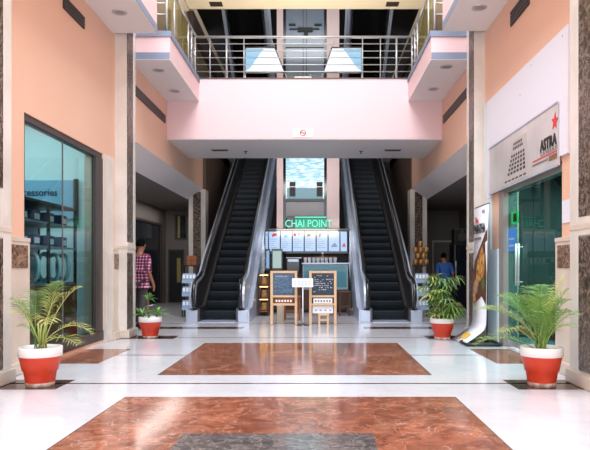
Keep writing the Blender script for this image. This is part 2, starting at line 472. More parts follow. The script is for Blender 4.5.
# ------------------------------------------------------------------ bridge (fascia + soffit) and galleries
b = B(); b.m = 0; b.box(FX0, FX1, FD, FD+.16, 4.07, 5.40); b.m = 1; b.box(FX0, FX1, FD+.16, 16.4, 4.07, 5.28)
b.m = 1; b.box(FX0, FX1, FD+.01, 16.39, 4.055, 4.072)
b.m = 2; b.box(FX0, FX1, FD-.015, FD+.18, 5.40, 5.425)
struct('trim_8', b, ['pink', 'soffit_grey', 'dark_steel'], 'wide pale pink bridge fascia spanning the hall above the escalators', 'fascia')
def gallery(name, side, xin, y0, y1, z0, z1, lab, lamps):
    xo = XL if side < 0 else XR
    b = B(); b.m = 0; b.box(xo, xin, y0, y1, z0, z1)
    s = -side
    b.m = 1; b.box(xo, xin+s*(.006 if z0 > 5 else -.004), y0-.006, y1 if z0 > 5 else y0+.1, z0, z0+.12); b.box(xo, xin+s*.02, y0-.02, y1, z1-.1, z1)
    b.m = 2; b.box(xo, xin, y0, y1, z0-.012, z0)
    o = struct(name, b, ['pink', 'band_grey', 'soffit_grey'], lab, 'gallery')
    for x, y in lamps:
        k = thing('downlight', (x, y, z0-.012), None, None)
        yield k, x, y, z0-.012
DL = []
DL += list(gallery('trim_9', -1, -2.68, 4.5, 10.62, 5.17, 5.85, 'grey-soffited gallery slab above the tall shop window', [(-3.04, 9.75)]))
DL += list(gallery('trim_10', 1, 2.13, 4.5, 10.60, 5.20, 5.88, 'grey-soffited gallery slab above the white sign board', [(2.5, 9.65)]))
DL += list(gallery('trim_11', -1, -2.6, 11.22, FD, 4.92, 5.42, 'short gallery slab joining the bridge beside the window pillar', [(-2.95, 11.8), (-2.96, 13.2)]))
DL += list(gallery('trim_12', 1, 2.05, 11.22, FD, 4.92, 5.42, 'short gallery slab joining the bridge above the upright banner', [(2.4, 11.6), (2.42, 13.05)]))
dl_lab = ['round recessed downlight in the gallery soffit above the shop window', 'round recessed downlight in the gallery soffit above the white sign board',
          'nearer downlight of two in gallery joining bridge on window side', 'downlight closest to bridge in gallery on window side',
          'nearer downlight of two in gallery joining bridge on banner side', 'downlight closest to bridge in gallery on banner side']
for (k, x, y, z), l in zip(DL, dl_lab):
    tag(k, l, 'ceiling light', 'downlights under the galleries')
    B().lathe([(.075, -.002), (.10, -.012), (.115, -.01), (.118, 0)], (x, y, z), 28).build('rim', 'steel', k)
    B().disc((x, y, z-.003), .08).build('lens', 'lamp_grey', k)

# upper gallery soffit strip across the top and side gallery structure
b = B(); b.m = 0; b.box(-3.3, 2.86, 12.6, 16.4, 7.94, 8.4)
struct('ceiling_1', b, 'cream', 'cream soffit of the next storey across the top', 'ceiling')
for i, x in enumerate((-2.55, 1.95)):
    B().box(x-.16, x+.16, 15.95, 16.2, 7.92, 7.945, .005).build('soffit_vent', 'vent_dark')
    tag(bpy.data.objects['soffit_vent' if i == 0 else 'soffit_vent.001'], 'small dark vent in cream upper soffit above '+('checked-shirt side' if i == 0 else 'blue-shirt side')+' escalator', 'vent')
for i, x in enumerate((-2.32, 1.85)):
    t = thing('ceiling_vent', (x, 15.2, 4.055), ('dark slot vent under the bridge before the escalator beside checked-shirt person', 'dark slot vent under the bridge before the escalator beside blue-shirt person')[i], 'vent')
    B().box(x-.2, x+.2, 15.12, 15.28, 4.035, 4.055, .004).build('frame', 'lamp_grey', t)
    bb = B()
    for q in range(3): bb.box(x-.18, x+.18, 15.14+.045*q, 15.165+.045*q, 4.028, 4.036)
    bb.build('slat_grille', 'black', t)
for i, x in enumerate((-1.72, 1.1)):
    t = thing('sprinkler', (x, 15.4, 4.055), ('small ceiling sprinkler under the bridge near checked-shirt side escalator', 'small ceiling sprinkler under the bridge near blue-shirt side escalator')[i], 'sprinkler')
    B().lathe([(.05, 0), (.05, -.008), (.015, -.012), (.012, -.06)], (x, 15.4, 4.055), 12).build('stem', 'dark_steel', t)
    B().disc((x, 15.4, 3.995), .035, 12).build('deflector', 'dark_steel', t)
# no-smoking plate
t = thing('no_smoking_sign', (-.29, FD, 4.1), 'small white no-smoking plate at the lower edge of pink bridge', 'sign')
B().box(-.51, -.07, FD-.012, FD, 4.105, 4.29, .003).build('plate', 'paper', t)
b = B(); pth = [(-.29+.062*math.cos(a*math.pi/12), FD-.014, 4.20+.062*math.sin(a*math.pi/12)) for a in range(24)]
b.tube(pth, .009, 5, closed=True, up=Vector((0, 1, 0))); b.tube([(-.335, FD-.014, 4.245), (-.245, FD-.014, 4.155)], .008, 5)
b.build('red_ring', 'sign_red', t)
B().box(-.345, -.235, FD-.015, FD-.012, 4.192, 4.206).build('cigarette', 'sign_black', t)

# bridge railing
def railing(name, pts, label, thick_posts=(), posts=(), bars=(6.21, 6.05, 5.90, 5.745, 5.59), top=6.36, zb=5.42):
    (x0, y0), (x1, y1) = pts
    t = thing(name, ((x0+x1)/2, (y0+y1)/2, zb), label, 'railing', None)
    B().tube([(x0, y0, top), (x1, y1, top)], .028, 10).build('top_rail', 'steel', t)
    for z in bars: B().tube([(x0, y0, z), (x1, y1, z)], .0095, 6).build('rail_bar', 'steel', t)
    for q in posts:
        x, y = x0+(x1-x0)*q, y0+(y1-y0)*q
        r = .022 if q in thick_posts else .012
        p = B().tube([(x, y, zb), (x, y, top)], r, 8).build('post', 'steel', t)
        B().lathe([(.05, .02), (.05, 0)], (x, y, zb), 12).disc((x, y, zb+.02), .05, 12).build('foot', 'steel', p)
    return t
rx0, rx1 = -2.73, 2.16
qq = [(x-rx0)/(rx1-rx0) for x in (-2.73, -2.37, -2.0, -1.61, 1.04, 1.44, 1.8, 2.16)]
railing('bridge_railing', ((rx0, FD+.08), (rx1, FD+.08)), 'long steel railing with horizontal bars along the top of pink bridge', (qq[2], qq[6]), qq)
# side railings with tinted glass
for s, xr, lab in ((-1, -2.68, 'steel and tinted glass railing on gallery above checked-shirt side corridor'), (1, 2.13, 'steel and tinted glass railing on gallery above banner side corridor')):
    t = thing('gallery_railing', (xr, 12.6, 5.42), lab, 'railing')
    B().tube([(xr, 11.3, 6.36), (xr, 13.98, 6.36)], .03, 10).build('top_rail', 'steel', t)
    for y in (11.3, 11.9, 13.2, 13.55, 13.95):
        B().tube([(xr, y, 5.42), (xr, y, 6.36)], .022, 8).build('post', 'steel', t)
    B().box(xr-.006, xr+.006, 11.95, 13.15, 5.47, 6.3).build('glass_panel', 'rail_glass', t)
    B().box(xr-.006, xr+.006, 11.34, 11.86, 5.47, 6.3).build('glass_panel', 'rail_glass', t)
    for z in (6.2, 6.03, 5.88, 5.72, 5.57):
        B().tube([(xr, 13.2, z), (xr, 13.98, z)], .011, 6).build('rail_bar', 'steel', t)
    xo = XL+.05 if s < 0 else XR-.05
    B().tube([(xr, 11.3, 6.36), (xo, 11.3, 6.36)], .028, 8).build('end_rail', 'steel', t)
    for z in (6.15, 5.95, 5.75): B().tube([(xr, 11.3, z), (xo, 11.3, z)], .012, 6).build('rail_bar', 'steel', t)
for s, xr, y1, zb, lab in ((-1, -2.74, 10.55, 5.85, 'steel railing on the gallery over the tall shop window'), (1, 2.19, 10.53, 5.88, 'steel railing on the gallery over the white sign board')):
    t = thing('gallery_railing', (xr, 8.5, zb), lab, 'railing')
    B().tube([(xr, 6.0, zb+.9), (xr, y1, zb+.9)], .03, 8).build('top_rail', 'steel', t)
    for y in (6.0, 7.5, 9.0, y1-.02): B().tube([(xr, y, zb), (xr, y, zb+.9)], .022, 8).build('post', 'steel', t)
    for z in (.18, .36, .54, .72): B().tube([(xr, 6.0, zb+z), (xr, y1, zb+z)], .011, 6).build('rail_bar', 'steel', t)

# glass panels behind the bridge railing; sky reflection painted white and blue
def rail_panel(s, x0, xa, xb, lab):
    """x0: upright outer edge, xa: inner top, xb: inner bottom."""
    y = FD+.2
    t = thing('reflecting_panel', ((x0+xa)/2, y, 5.3), lab, 'board', 'glass panels behind the bridge railing')
    z0, z1 = 5.60, 6.17
    B().prism([(x0, z0), (x0, z1), (xa, z1), (xb, z0)], 'y', y, y+.03).build('panel', 'glass_sky_white', t)
    B().prism([(x0, z0+.05), (x0, z1-.03), (x0+(xa-x0)*.62, z1-.03), (x0+(xb-x0)*.12, z0+.1)], 'y', y-.004, y).build('sky_reflection', 'glass_sky_blue', t)
    b = B()
    for p, q in (((x0, z0), (x0, z1)), ((x0, z1), (xa, z1)), ((xa, z1), (xb, z0)), ((xb, z0), (x0, z0))):
        b.tube([(p[0], y-.005, p[1]), (q[0], y-.005, q[1])], .013, 6)
    b.build('frame', 'dark_steel', t)
    dx = (xb-xa)/(z1-z0)
    B().tube([(xa-dx*.16, y+.04, z1+.16), (xb+dx*.3, y+.04, 5.3)], .014, 6).build('support_rod', 'steel', t)
    B().tube([(x0, y+.04, 5.29), (x0, y+.04, z0+.05)], .014, 6).build('leg', 'steel', t)
rail_panel(-1, -1.60, -.93, -.70, 'slanted glass panel with painted sky-blue reflection behind railing on checked-shirt side of lift')
rail_panel(1, 1.04, .36, .16, 'slanted glass panel with painted sky-blue reflection behind railing on blue-shirt side of lift')
# low planter by the lift above
t = thing('flower_trough', (-.27, FD+.55, 5.28), 'low white trough behind the bridge railing before lift', 'planter')
B().box(-.5, -.1, FD+.45, FD+.65, 5.285, 5.6, .02).build('trough', 'pot_white', t)
b = B()
for i in range(26):
    x = rnd.uniform(-.55, -.05); y = FD+.55+rnd.uniform(-.1, .1); a = rnd.uniform(0, 6.3); l = rnd.uniform(.05, .1)
    b.quad((x, y, 5.58), (x+l*math.cos(a)+.02, y+l*math.sin(a), 5.64), (x+1.6*l*math.cos(a), y+1.6*l*math.sin(a), 5.63), (x+l*math.cos(a)-.02, y+l*math.sin(a), 5.62))
b.build('foliage', 'leaf_deep', t)

# ------------------------------------------------------------------ escalators
SLOPE = .21/.364; Y0 = .62; NST = 25; ZT = .21*NST; YT = Y0+.364*NST
def zl(y): return min(max(0, (y-Y0)*SLOPE), ZT)
def make_escalator(loc, label):
    cx, cy, cz = loc
    t = thing('escalator', loc, label, 'escalator', 'escalators of the hall')
    def W(p): return (cy+p[0], cz+p[1])
    top = [(.3, .30), (.08, .28), (-.06, .36), (-.13, .50), (-.13, .66), (-.06, .82), (.08, .93), (.3, .97), (.65, 1.02), (1.0, 1.13), (1.4, .95+zl(1.4)+.03)]
    top += [(YT-.5, .95+zl(YT-.5)), (YT-.1, ZT+.90), (YT+.15, ZT+.97), (YT+.3, ZT+.95), (YT+.42, ZT+.8), (YT+.45, ZT+.6), (YT+.4, ZT+.4), (YT+.3, ZT+.3)]
    low = [(YT+.3, ZT-.1), (YT, ZT-.2)]+[(Y0+.7, zl(Y0+.7)-.3), (Y0+.2, .001), (.3, .001)]
    for s in (-1, 1):
        ins = [(p[0]+(.05 if p[1] < .95 and p[0] < .3 else 0), p[1]-.03) for p in top]
        bp = B().prism([W(p) for p in ins+low], 'x', cx+s*.475, cx+s*.60).build('balustrade', 'brushed', t)
        B().prism([W((p[0]+.02 if p[0] < 1 else p[0], p[1]-.05)) for p in ins[1:-2]]+[W(p) for p in low], 'x', cx+s*.462, cx+s*.476).build('inner_panel', 'mirror_dark_steel', t)
        prof = [(.042*math.cos(a*math.pi/6), .03*math.sin(a*math.pi/6)) for a in range(12)]
        h = B(); h.smooth = True
        P = [Vector((cx+s*.515, cy+p[0], cz+p[1])) for p in top]; vs = []; fs = []
        for i, p in enumerate(P):
            a = P[max(0, i-1)]; c = P[min(len(P)-1, i+1)]; tg = (c-a).normalized(); nn = Vector((1, 0, 0)).cross(tg)
            vs += [p+Vector((1, 0, 0))*u+nn*w for u, w in prof]
        k = 12
        for i in range(len(P)-1):
            for q in range(k): fs.append((i*k+q, i*k+(q+1) % k, (i+1)*k+(q+1) % k, (i+1)*k+q))
        fs += [list(range(k)), list(range((len(P)-1)*k, len(P)*k))]
        h._add(vs, fs); h.build('handrail', 'rubber', bp)
        # skirt / inner deck
        B().prism([W(p) for p in ((.05, .001), (.05, .30), (Y0+.1, .33), (YT-.1, ZT+.24), (YT+.4, ZT+.26), (YT+.4, ZT-.2), (Y0+.6, zl(Y0+.6)-.35), (Y0+.1, .001))], 'x', cx+s*.405, cx+s*.47).build('skirt', 'dark_steel', t)
        # outer cladding
        B().prism([W(p) for p in ((.02, .001), (.02, .27), (Y0+.1, .30), (YT-.1, ZT+.2), (YT+.4, ZT+.2), (YT+.4, ZT-.9), (YT, ZT-.95), (Y0+1.65, .001))], 'x', cx+s*.60, cx+s*.70).build('side_panel', 'brushed', t)
        B().box(cx+s*.45, cx+s*.67, cy+.0, cy+.32, cz+.001, cz+.26, .01).build('newel_base', 'brushed', t)
    B().prism([W(p) for p in ((Y0+1.7, .001), (Y0+.4, .001), (YT, ZT-.3), (YT+.4, ZT-.02), (YT+.4, ZT-.85), (YT+.05, ZT-.88))], 'x', cx-.52, cx+.52).build('truss', 'gloss_black', t)
    B().box(cx-.41, cx+.41, cy-.15, cy+.5, cz-.02, cz+.012).build('landing_plate', 'brushed', t)
    b = B()
    for i in range(20):
        x = cx-.39+i*.041; b.box(x-.006, x+.006, cy+.44, cy+.6, cz+.004, cz+.016)
    b.build('comb', 'dark_steel', t)
    for k in range(NST):
        y = cy+Y0+.364*k; z = cz+.21*(k+1)
        b = B(); b.m = 0
        prof = [(y+.375, z-.22), (y+.375, z), (y-.012, z), (y-.016, z-.028), (y+.004, z-.03), (y+.012, z-.09), (y+.03, z-.16), (y+.05, z-.215)]
        b.prism(prof, 'x', cx-.40, cx+.40)
        b.m = 1; b.box(cx-.40, cx+.40, y-.02, y+.03, z-.024, z+.003)
        b.build('step', ['step', 'step_nose'], t)
    B().box(cx-.41, cx+.41, cy+YT, cy+YT+.4, cz+ZT-.05, cz+ZT+.004).build('landing_plate', 'brushed', t)
    return t
EY = 13.95
e1 = make_escalator((-2.18, EY, 0.0), 'dark escalator rising beside the column with wooden box and checked-shirt corridor')
def esc_copy(loc, rz, lab):
    c = copy_tree(e1); move(c, loc, rz); c['label'] = lab; return c
esc_copy((1.655, EY, 0.0), 0, 'dark escalator rising beside the palm-fronted stand and blue-shirt corridor')
esc_copy((-2.18, 28.0, 5.28), math.pi, 'black underside of upper escalator above the checked-shirt side escalator')
esc_copy((1.655, 28.0, 5.28), math.pi, 'black underside of upper escalator above the blue-shirt side escalator')

# ------------------------------------------------------------------ rear structure
struct('wall_back', B().box(-7, 7, 29.6, 29.9, 0, 11), 'dark_wall', 'dark wall far behind the escalators', 'wall')
struct('ceiling_2', B().box(-7, 7, 11.3, 29.9, 11, 11.2), 'dark_wall', 'dark roof over the escalator well', 'ceiling')
struct('trim_13', B().box(-7, 7, 24.2, 29.6, 4.9, 5.27), 'corridor_dark', 'landing slab far behind at the top of escalators', 'slab')
# side corridors
for s, nm, xa, xo, lab in ((-1, 'left', FX0, -5.25, 'checked-shirt'), (1, 'right', FX1, 5.0, 'blue-shirt')):
    xe = xo-.3 if s < 0 else xo+.3
    if s < 0:
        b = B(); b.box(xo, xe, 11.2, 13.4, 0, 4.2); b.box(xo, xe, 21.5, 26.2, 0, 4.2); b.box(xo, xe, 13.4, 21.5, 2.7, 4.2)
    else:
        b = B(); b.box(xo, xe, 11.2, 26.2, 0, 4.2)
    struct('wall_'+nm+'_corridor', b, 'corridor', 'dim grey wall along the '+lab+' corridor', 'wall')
    b = B(); xm = -3.75 if s < 0 else 3.24
    b.box(xe, xm, 11.2, 26.2, 3.2, 3.4)
    struct('ceiling_'+('3' if s < 0 else '4'), b, 'corridor', 'dim plain ceiling of the '+lab+' corridor', 'ceiling')
    struct('wall_'+nm+'_divider', B().box(XL-.3 if s < 0 else XR+.3, -7 if s < 0 else 7, 10.96, 11.18, 0, 5), 'shop_wall' if s < 0 else 'corridor_dark', 'wall between the shop and the '+lab+' corridor', 'wall')
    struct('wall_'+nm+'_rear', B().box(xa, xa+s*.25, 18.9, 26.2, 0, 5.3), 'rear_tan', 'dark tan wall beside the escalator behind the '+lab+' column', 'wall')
    xw = -4.6 if s < 0 else 4.1
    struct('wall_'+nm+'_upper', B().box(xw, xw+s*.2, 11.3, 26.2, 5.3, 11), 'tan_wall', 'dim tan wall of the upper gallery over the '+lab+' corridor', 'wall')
    struct('ceiling_'+('5' if s < 0 else '6'), B().box(xw, FX0-.01 if s < 0 else FX1+.03, 11.3, 26.2, 7.94, 8.4), 'cream', 'cream ceiling of the upper gallery over the '+lab+' corridor', 'ceiling')
    struct('trim_'+('14' if s < 0 else '15'), B().box(xw, FX0 if s < 0 else FX1, 14.0, 26.2, 5.0, 5.28), 'corridor_dark', 'upper gallery floor over the '+lab+' corridor', 'slab')
    # dark beams of upper gallery
    b = B().box(xa-.02 if s < 0 else xa-.1, xa+.1 if s < 0 else xa+.02, 16.5, 24, 7.4, 7.94)
    struct('trim_'+('16' if s < 0 else '17'), b, 'vent_dark', 'dark edge beam of the upper gallery over the '+lab+' corridor', 'beam')
# left corridor: dark shopfront, doorway
t = struct('window_2', B().box(-5.30, -5.25, 13.4, 21.5, 2.62, 2.7).box(-5.3, -5.25, 13.4, 13.5, 0, 2.62).box(-5.3, -5.25, 21.4, 21.5, 0, 2.62).box(-5.3, -5.25, 16.7, 16.8, 0, 2.62), 'bronze', 'dark navy shop window in the dim corridor', 'window')
B().box(-5.34, -5.31, 13.4, 21.5, 0.01, 2.7).build('pane', 'navy_glass', t)
struct('wall_corridor_end', B().box(-5.25, -3.5, 22.0, 22.15, 0, 3.2), 'corridor', 'grey end wall of the checked-shirt corridor', 'wall')
t = struct('door_2', B().box(-5.14, -5.1, 21.95, 22.0, 0, 1.8).box(-4.64, -4.6, 21.95, 22.0, 0, 1.8).box(-5.14, -4.6, 21.95, 22, 1.8, 1.85), 'bronze', 'dark doorway at the end of the dim corridor', 'door')
B().box(-5.1, -4.64, 21.97, 21.99, 0.01, 1.8).build('leaf', 'black', t)
B().box(-4.85, -4.72, 21.96, 21.975, .7, 1.55).build('curtain', 'curtain', t)
t = struct('window_3', B().box(-4.92, -4.5, 21.95, 22.0, 2.2, 2.25).box(-4.92, -4.5, 21.95, 22.0, 3.02, 3.06).box(-4.92, -4.88, 21.95, 22.0, 2.25, 3.02).box(-4.54, -4.5, 21.95, 22.0, 2.25, 3.02), 'bronze', 'small dark window above the corridor doorway', 'window')
B().box(-4.88, -4.54, 21.97, 21.99, 2.25, 3.02).build('pane', 'navy_glass', t)
B().box(-4.82, -4.74, 21.955, 21.97, 2.25, 3.02).build('curtain', 'curtain', t)
# right corridor end: wall, cabinet, monitor
struct('wall_corridor_cross', B().box(3.3, 5.0, 22.0, 22.2, 0, 3.2), 'corridor', 'grey end wall of the blue-shirt corridor', 'wall')
t = struct('door_3', B().box(4.05, 4.10, 21.94, 22, 0, 2.1).box(4.75, 4.8, 21.94, 22, 0, 2.1).box(4.05, 4.8, 21.94, 22, 2.1, 2.16), 'pale_stone', 'pale doorway behind blue-shirt person', 'door')
B().box(4.1, 4.75, 21.96, 21.99, .01, 2.1).build('leaf', 'corridor', t)
t = thing('refrigerator', (4.05, 18.0, 0), 'tall black refrigerator standing in corridor behind upright banner', 'refrigerator')
B().box(3.92, 4.5, 17.9, 18.5, .06, 1.9, .02).build('body', 'black', t)
B().box(3.94, 4.48, 17.87, 17.9, .12, 1.86, .01).build('glass_door', 'navy_glass', t)
B().box(3.95, 3.99, 17.84, 17.87, .6, 1.4, .008).build('handle', 'steel', t)
B().box(3.95, 4.47, 17.93, 18.47, 0.001, .06).build('base', 'black', t)
t = thing('loudspeaker', (4.2, 18.15, 1.9), 'black box loudspeaker standing on the refrigerator', 'speaker')
B().box(3.95, 4.4, 17.95, 18.4, 1.902, 2.32, .02).build('cabinet', 'black', t)
b = B(); b.disc((4.17, 17.945, 2.08), .13, 20, 'y'); b.disc((4.17, 17.944, 2.25), .04, 14, 'y'); b.build('cone', 'dark_steel', t)

# ------------------------------------------------------------------ lift core and tea kiosk
LY = 19.0
for nm, x0, x1, lab in (('pillar_7', -1.18, -.99, 'pink column on the checked-shirt side of lift shaft'), ('pillar_8', .325, .70, 'pink column on the blue-shirt side of lift shaft')):
    struct(nm, B().box(x0, x1, LY-.05, LY+.5, 0.002, 10.98), 'lift_pink', lab, 'pillar')
t = thing('lift_shaft', (-.33, LY, 0), 'glazed lift shaft between two pink columns behind the kiosk sign', 'lift')
b = B()
for x in (-.99, .245): b.box(x, x+.08, LY-.02, LY+.1, .01, 10.95)
for z in (2.72, 3.25, 4.9, 6.6, 7.9): b.box(-.91, .245, LY-.01, LY+.1, z-.04, z+.04)
b.build('frame', 'gloss_black', t)
B().box(-.91, .245, LY+.05, LY+.08, 2.76, 3.21).build('infill_panel', 'lift_panel', t)
B().box(-.91, .245, LY+.05, LY+.08, 3.29, 4.86).build('daylight_glow_pane', 'lift_daylight_glow', t)
b = B(); b.box(-.88, .21, LY+.03, LY+.05, 3.29, 3.62); b.build('lower_band', 'lift_lit_band', t)
B().box(-.88, .21, LY+.02, LY+.03, 3.64, 3.665).build('grab_rail', 'paper', t)
for xx in (-.8, .02): B().box(xx, xx+.18, LY+.025, LY+.05, 3.36, 3.8).build('dark_fitting', 'dark_wall', t)
B().box(-.91, .245, LY+.05, LY+.08, 4.94, 10.9).build('upper_pane', 'lift_glass_dim', t)
b = B(); b.box(-.40, -.375, LY+.02, LY+.05, 4.94, 10.9); b.box(-.30, -.275, LY+.02, LY+.05, 4.94, 10.9)
b.build('guide_rail', 'dark_steel', t)
b = B(); b.box(-.82, -.62, LY, LY+.05, 8.52, 8.57); b.box(-.05, .17, LY, LY+.05, 8.52, 8.57); b.box(-.8, .1, LY, LY+.04, 8.40, 8.43); b.box(-.55, -.1, LY-.02, LY+.04, 8.33, 8.45); b.box(-.36, -.24, LY-.01, LY+.04, 8.2, 8.33)
b.build('door_bracket', 'black', t)
# wall behind kiosk and dark sides
struct('wall_kiosk', B().box(-1.39, .99, 18.72, 18.9, 0, 2.3), 'dark_wall', 'dark wall behind the tea kiosk under the lift', 'wall')

# neon sign
t = thing('kiosk_sign', (-.25, 18.6, 2.3), 'green glowing kiosk sign reading CHAI POINT above menu screens', 'sign')
B().box(-.86, .28, 18.63, 18.68, 2.32, 2.74, .01).build('backing_board', 'gloss_black', t)
B().box(-.62, .28, 18.615, 18.63, 2.38, 2.66).build('green_panel', 'neon_soft', t)
text_mesh('lettering', 'CHAI POINT', .31, 'neon_green', t, (-.92, 18.60, 2.41), (1, 0, 0), (0, 0, 1), .015, .0, 'LEFT', .98, 1.0)
# fit lettering width
lt = [c for c in t.children if c.name.startswith('lettering')][0]
xs = [v.co.x for v in lt.data.vertices]; w = max(xs)-min(xs)
for v in lt.data.vertices: v.co.x = min(xs)+(v.co.x-min(xs))*1.38/w
b = B(); b.tube([(-.62, 18.60, 2.70), (.30, 18.60, 2.70)], .016, 8); b.tube([(-.62, 18.60, 2.355), (.30, 18.60, 2.355)], .012, 8); b.build('neon_tube', 'neon_green', t)
B().box(-.36, -.12, 18.60, 18.63, 2.30, 2.335).build('logo_strip', 'neon_green', t)

# menu screens
pict = ['screen_blue', 'screen_red', 'screen_blue', 'screen_red', 'screen_tan', 'screen_tan', 'screen_grey', 'screen_red']
lay = ['first', 'second', 'third', 'fourth', 'fifth', 'sixth', 'seventh', 'last']
for i in range(8):
    x0 = -1.70+.3415*i; x1 = x0+.335; y = 18.05
    if i == 0: x0 = -1.46
    if i == 7: x1 = .90
    t = thing('menu_screen', ((x0+x1)/2, y, 1.66), lay[i]+' lit menu screen counted from the checked-shirt side escalator', 'screen', 'menu screens over the kiosk counter')
    B().box(x0, x1, y, y+.05, 1.66, 2.27, .006).build('casing', 'gloss_black', t)
    s_ = B().box(x0+.014, x1-.014, y-.004, y, 1.68, 2.24).build('display', 'screen_lit', t)
    rr = random.Random(40+i)
    b = B()
    if i < 6:
        for q in range(3):
            a = x0+.03+rr.uniform(0, max(.01, x1-x0-.17)); zz = 2.07+rr.uniform(0, .08)
            b.box(a, a+rr.uniform(.05, .11), y-.006, y-.003, zz, zz+rr.uniform(.05, .09))
    else:
        b.prism([(x0+(x1-x0)*q, zz) for q, zz in ((.24, 1.80), (.78, 1.80), (.72, 1.86), (.55, 1.93), (.34, 1.86))], 'y', y-.006, y-.003)
    b.build('picture', pict[i], s_)
    b = B()
    for q in range(5):
        zz = 2.02-.06*q; b.box(x0+.03, min(x1-.02, x0+.04+rr.uniform(.1, .24)), y-.006, y-.003, zz, zz+.012)
    if i < 6: b.build('menu_text', 'screen_grey', s_)
struct('trim_18', B().box(-1.39, .99, 18.1, 18.72, 2.28, 2.33).box(-1.39, .99, 18.1, 18.14, 1.62, 1.66), 'gloss_black', 'black canopy frame holding the kiosk menu screens', 'trim')

# counter, case
KY = 16.9
t = thing('service_counter', (-.85, KY, 0), 'dark service counter of the tea kiosk beside glass display case', 'counter')
B().box(-1.35, -.40, KY, KY+.6, .08, 1.0, .01).build('body', 'wood_dark', t)
B().box(-1.38, -.38, KY-.04, KY+.64, 1.0, 1.04, .008).build('worktop', 'gloss_black', t)
B().box(-1.33, -.42, KY+.05, KY+.6, 0.002, .08).build('plinth', 'black', t)
t = thing('display_case', (.25, KY, 0), 'blue-grey glass food display case on the kiosk counter line', 'display case')
B().box(-.36, .86, KY, KY+.6, .08, .62, .01).build('base_cabinet', 'wood_dark', t)
B().box(-.36, .86, KY+.02, KY+.6, .62, 1.30, .01).build('body', 'case_blue', t)
B().box(-.32, .82, KY-.005, KY+.015, .68, 1.26).build('glass_front', 'shop_glass', t)
B().box(-.38, .88, KY-.03, KY+.64, 1.30, 1.34, .008).build('top', 'brushed', t)
B().box(-.33, .83, KY+.05, KY+.6, 0.002, .08).build('plinth', 'black', t)
kl = ['at the coffee machine end', 'next to the one nearest coffee machine', 'third along from coffee machine', 'fourth along from coffee machine', 'fifth along from coffee machine', 'sixth along from coffee machine', 'seventh along, beside the brown bottle', 'at the far end of the row']
cup0 = None
for i in range(8):
    x = -.29+.115*i
    if cup0 is None:
        c = thing('paper_cup', (x, KY+.12, 1.342), '', 'cup', 'white cups on the display case')
        B().lathe([(0.001, 0), (.035, 0), (.048, .135), (.05, .14), (.044, .14)], (x, KY+.12, 1.342), 16).build('cup_body', 'paper', c)
        B().lathe([(.05, .138), (.05, .15), (.04, .155), (.001, .156)], (x, KY+.12, 1.342), 16).build('lid', 'sign_brown', c)
        cup0 = c
    else:
        c = copy_tree(cup0); move(c, (x, KY+.12, 1.342))
    c['label'] = 'white lidded cup on the display case, '+kl[i]
t = thing('bottle', (.18, KY+.35, 1.342), 'brown bottle standing behind the cups on display case', 'bottle')
B().lathe([(.001, 0), (.05, 0), (.055, .02), (.055, .15), (.02, .21), (.02, .25), (.001, .25)], (.18, KY+.35, 1.342), 16).build('glass_body', 'sign_brown', t)
B().lathe([(.022, .25), (.022, .275), (.001, .276)], (.18, KY+.35, 1.342), 12).build('cap', 'paper', t)
t = thing('coffee_machine', (-.62, KY+.2, 1.042), 'black coffee machine with pale top tray on kiosk counter', 'coffee machine')
B().box(-.79, -.44, KY+.1, KY+.45, 1.042, 1.46, .015).build('body', 'gloss_black', t)
B().box(-.77, -.46, KY+.06, KY+.1, 1.36, 1.44, .01).build('brew_head', 'brushed', t)
B().box(-.80, -.40, KY+.05, KY+.46, 1.46, 1.485, .006).build('cup_tray', 'paper', t)
B().tube([(-.69, KY+.08, 1.36), (-.69, KY+.04, 1.30)], .012, 6).build('spout', 'steel', t)
B().box(-.70, -.5, KY+.02, KY+.1, 1.043, 1.07, .004).build('drip_tray', 'steel', t)
for i, (x0, x1, lab) in enumerate(((-1.20, -.90, 'upright lit screen in black frame on kiosk counter'), (-1.37, -1.23, 'narrow pale lit panel standing beside escalator on kiosk counter'))):
    t = thing('display_screen', ((x0+x1)/2, KY+.1, 1.042), lab, 'screen')
    B().box(x0, x1, KY+.08, KY+.13, 1.15, 1.72, .008).build('casing', 'gloss_black', t)
    B().box(x0+.035, x1-.035, KY+.074, KY+.08, 1.2, 1.66).build('display', ('screen_green', 'screen_blue')[i], t)
    B().box((x0+x1)/2-.05, (x0+x1)/2+.05, KY+.07, KY+.2, 1.042, 1.06).box((x0+x1)/2-.015, (x0+x1)/2+.015, KY+.1, KY+.125, 1.06, 1.16).build('stand', 'black', t)
# lit shelf beside the escalator
t = thing('snack_shelf', (-1.3, 16.0, 0), 'narrow dark shelf unit with warm lights beside the escalator', 'shelf')
b = B()
for y in (15.75, 16.5): b.box(-1.44, -1.41, y, y+.03, 0.002, 1.05); b.box(-1.2, -1.17, y, y+.03, 0.002, 1.05)
b.build('frame', 'wood_dark', t)
for z in (.1, .42, .74, 1.03): B().box(-1.44, -1.17, 15.75, 16.53, z, z+.025).build('shelf_board', 'wood_mid', t)
for z in (.40, .72, 1.01): B().box(-1.42, -1.2, 15.80, 15.84, z, z+.018).build('strip_light', 'warm_lamp', t)
pk0 = None
shelf_words = ['lowest', 'middle', 'upper']; pos_words = ['nearest the boards', 'in the middle', 'nearest the counter']
for zi, z in enumerate((.127, .447, .767)):
    for q in range(3):
        y = 15.85+.22*q
        if pk0 is None:
            p = thing('snack_packet', (-1.3, y, z), '', 'packet', 'packets on the lit shelf'); B().box(-1.38, -1.22, y, y+.1, z, z+.2, .03).build('bag', 'gold_pack', p); pk0 = p
        else:
            p = copy_tree(pk0); move(p, (-1.3, y, z))
        p['label'] = 'gold snack packet on '+shelf_words[zi]+' lit shelf, '+pos_words[q]
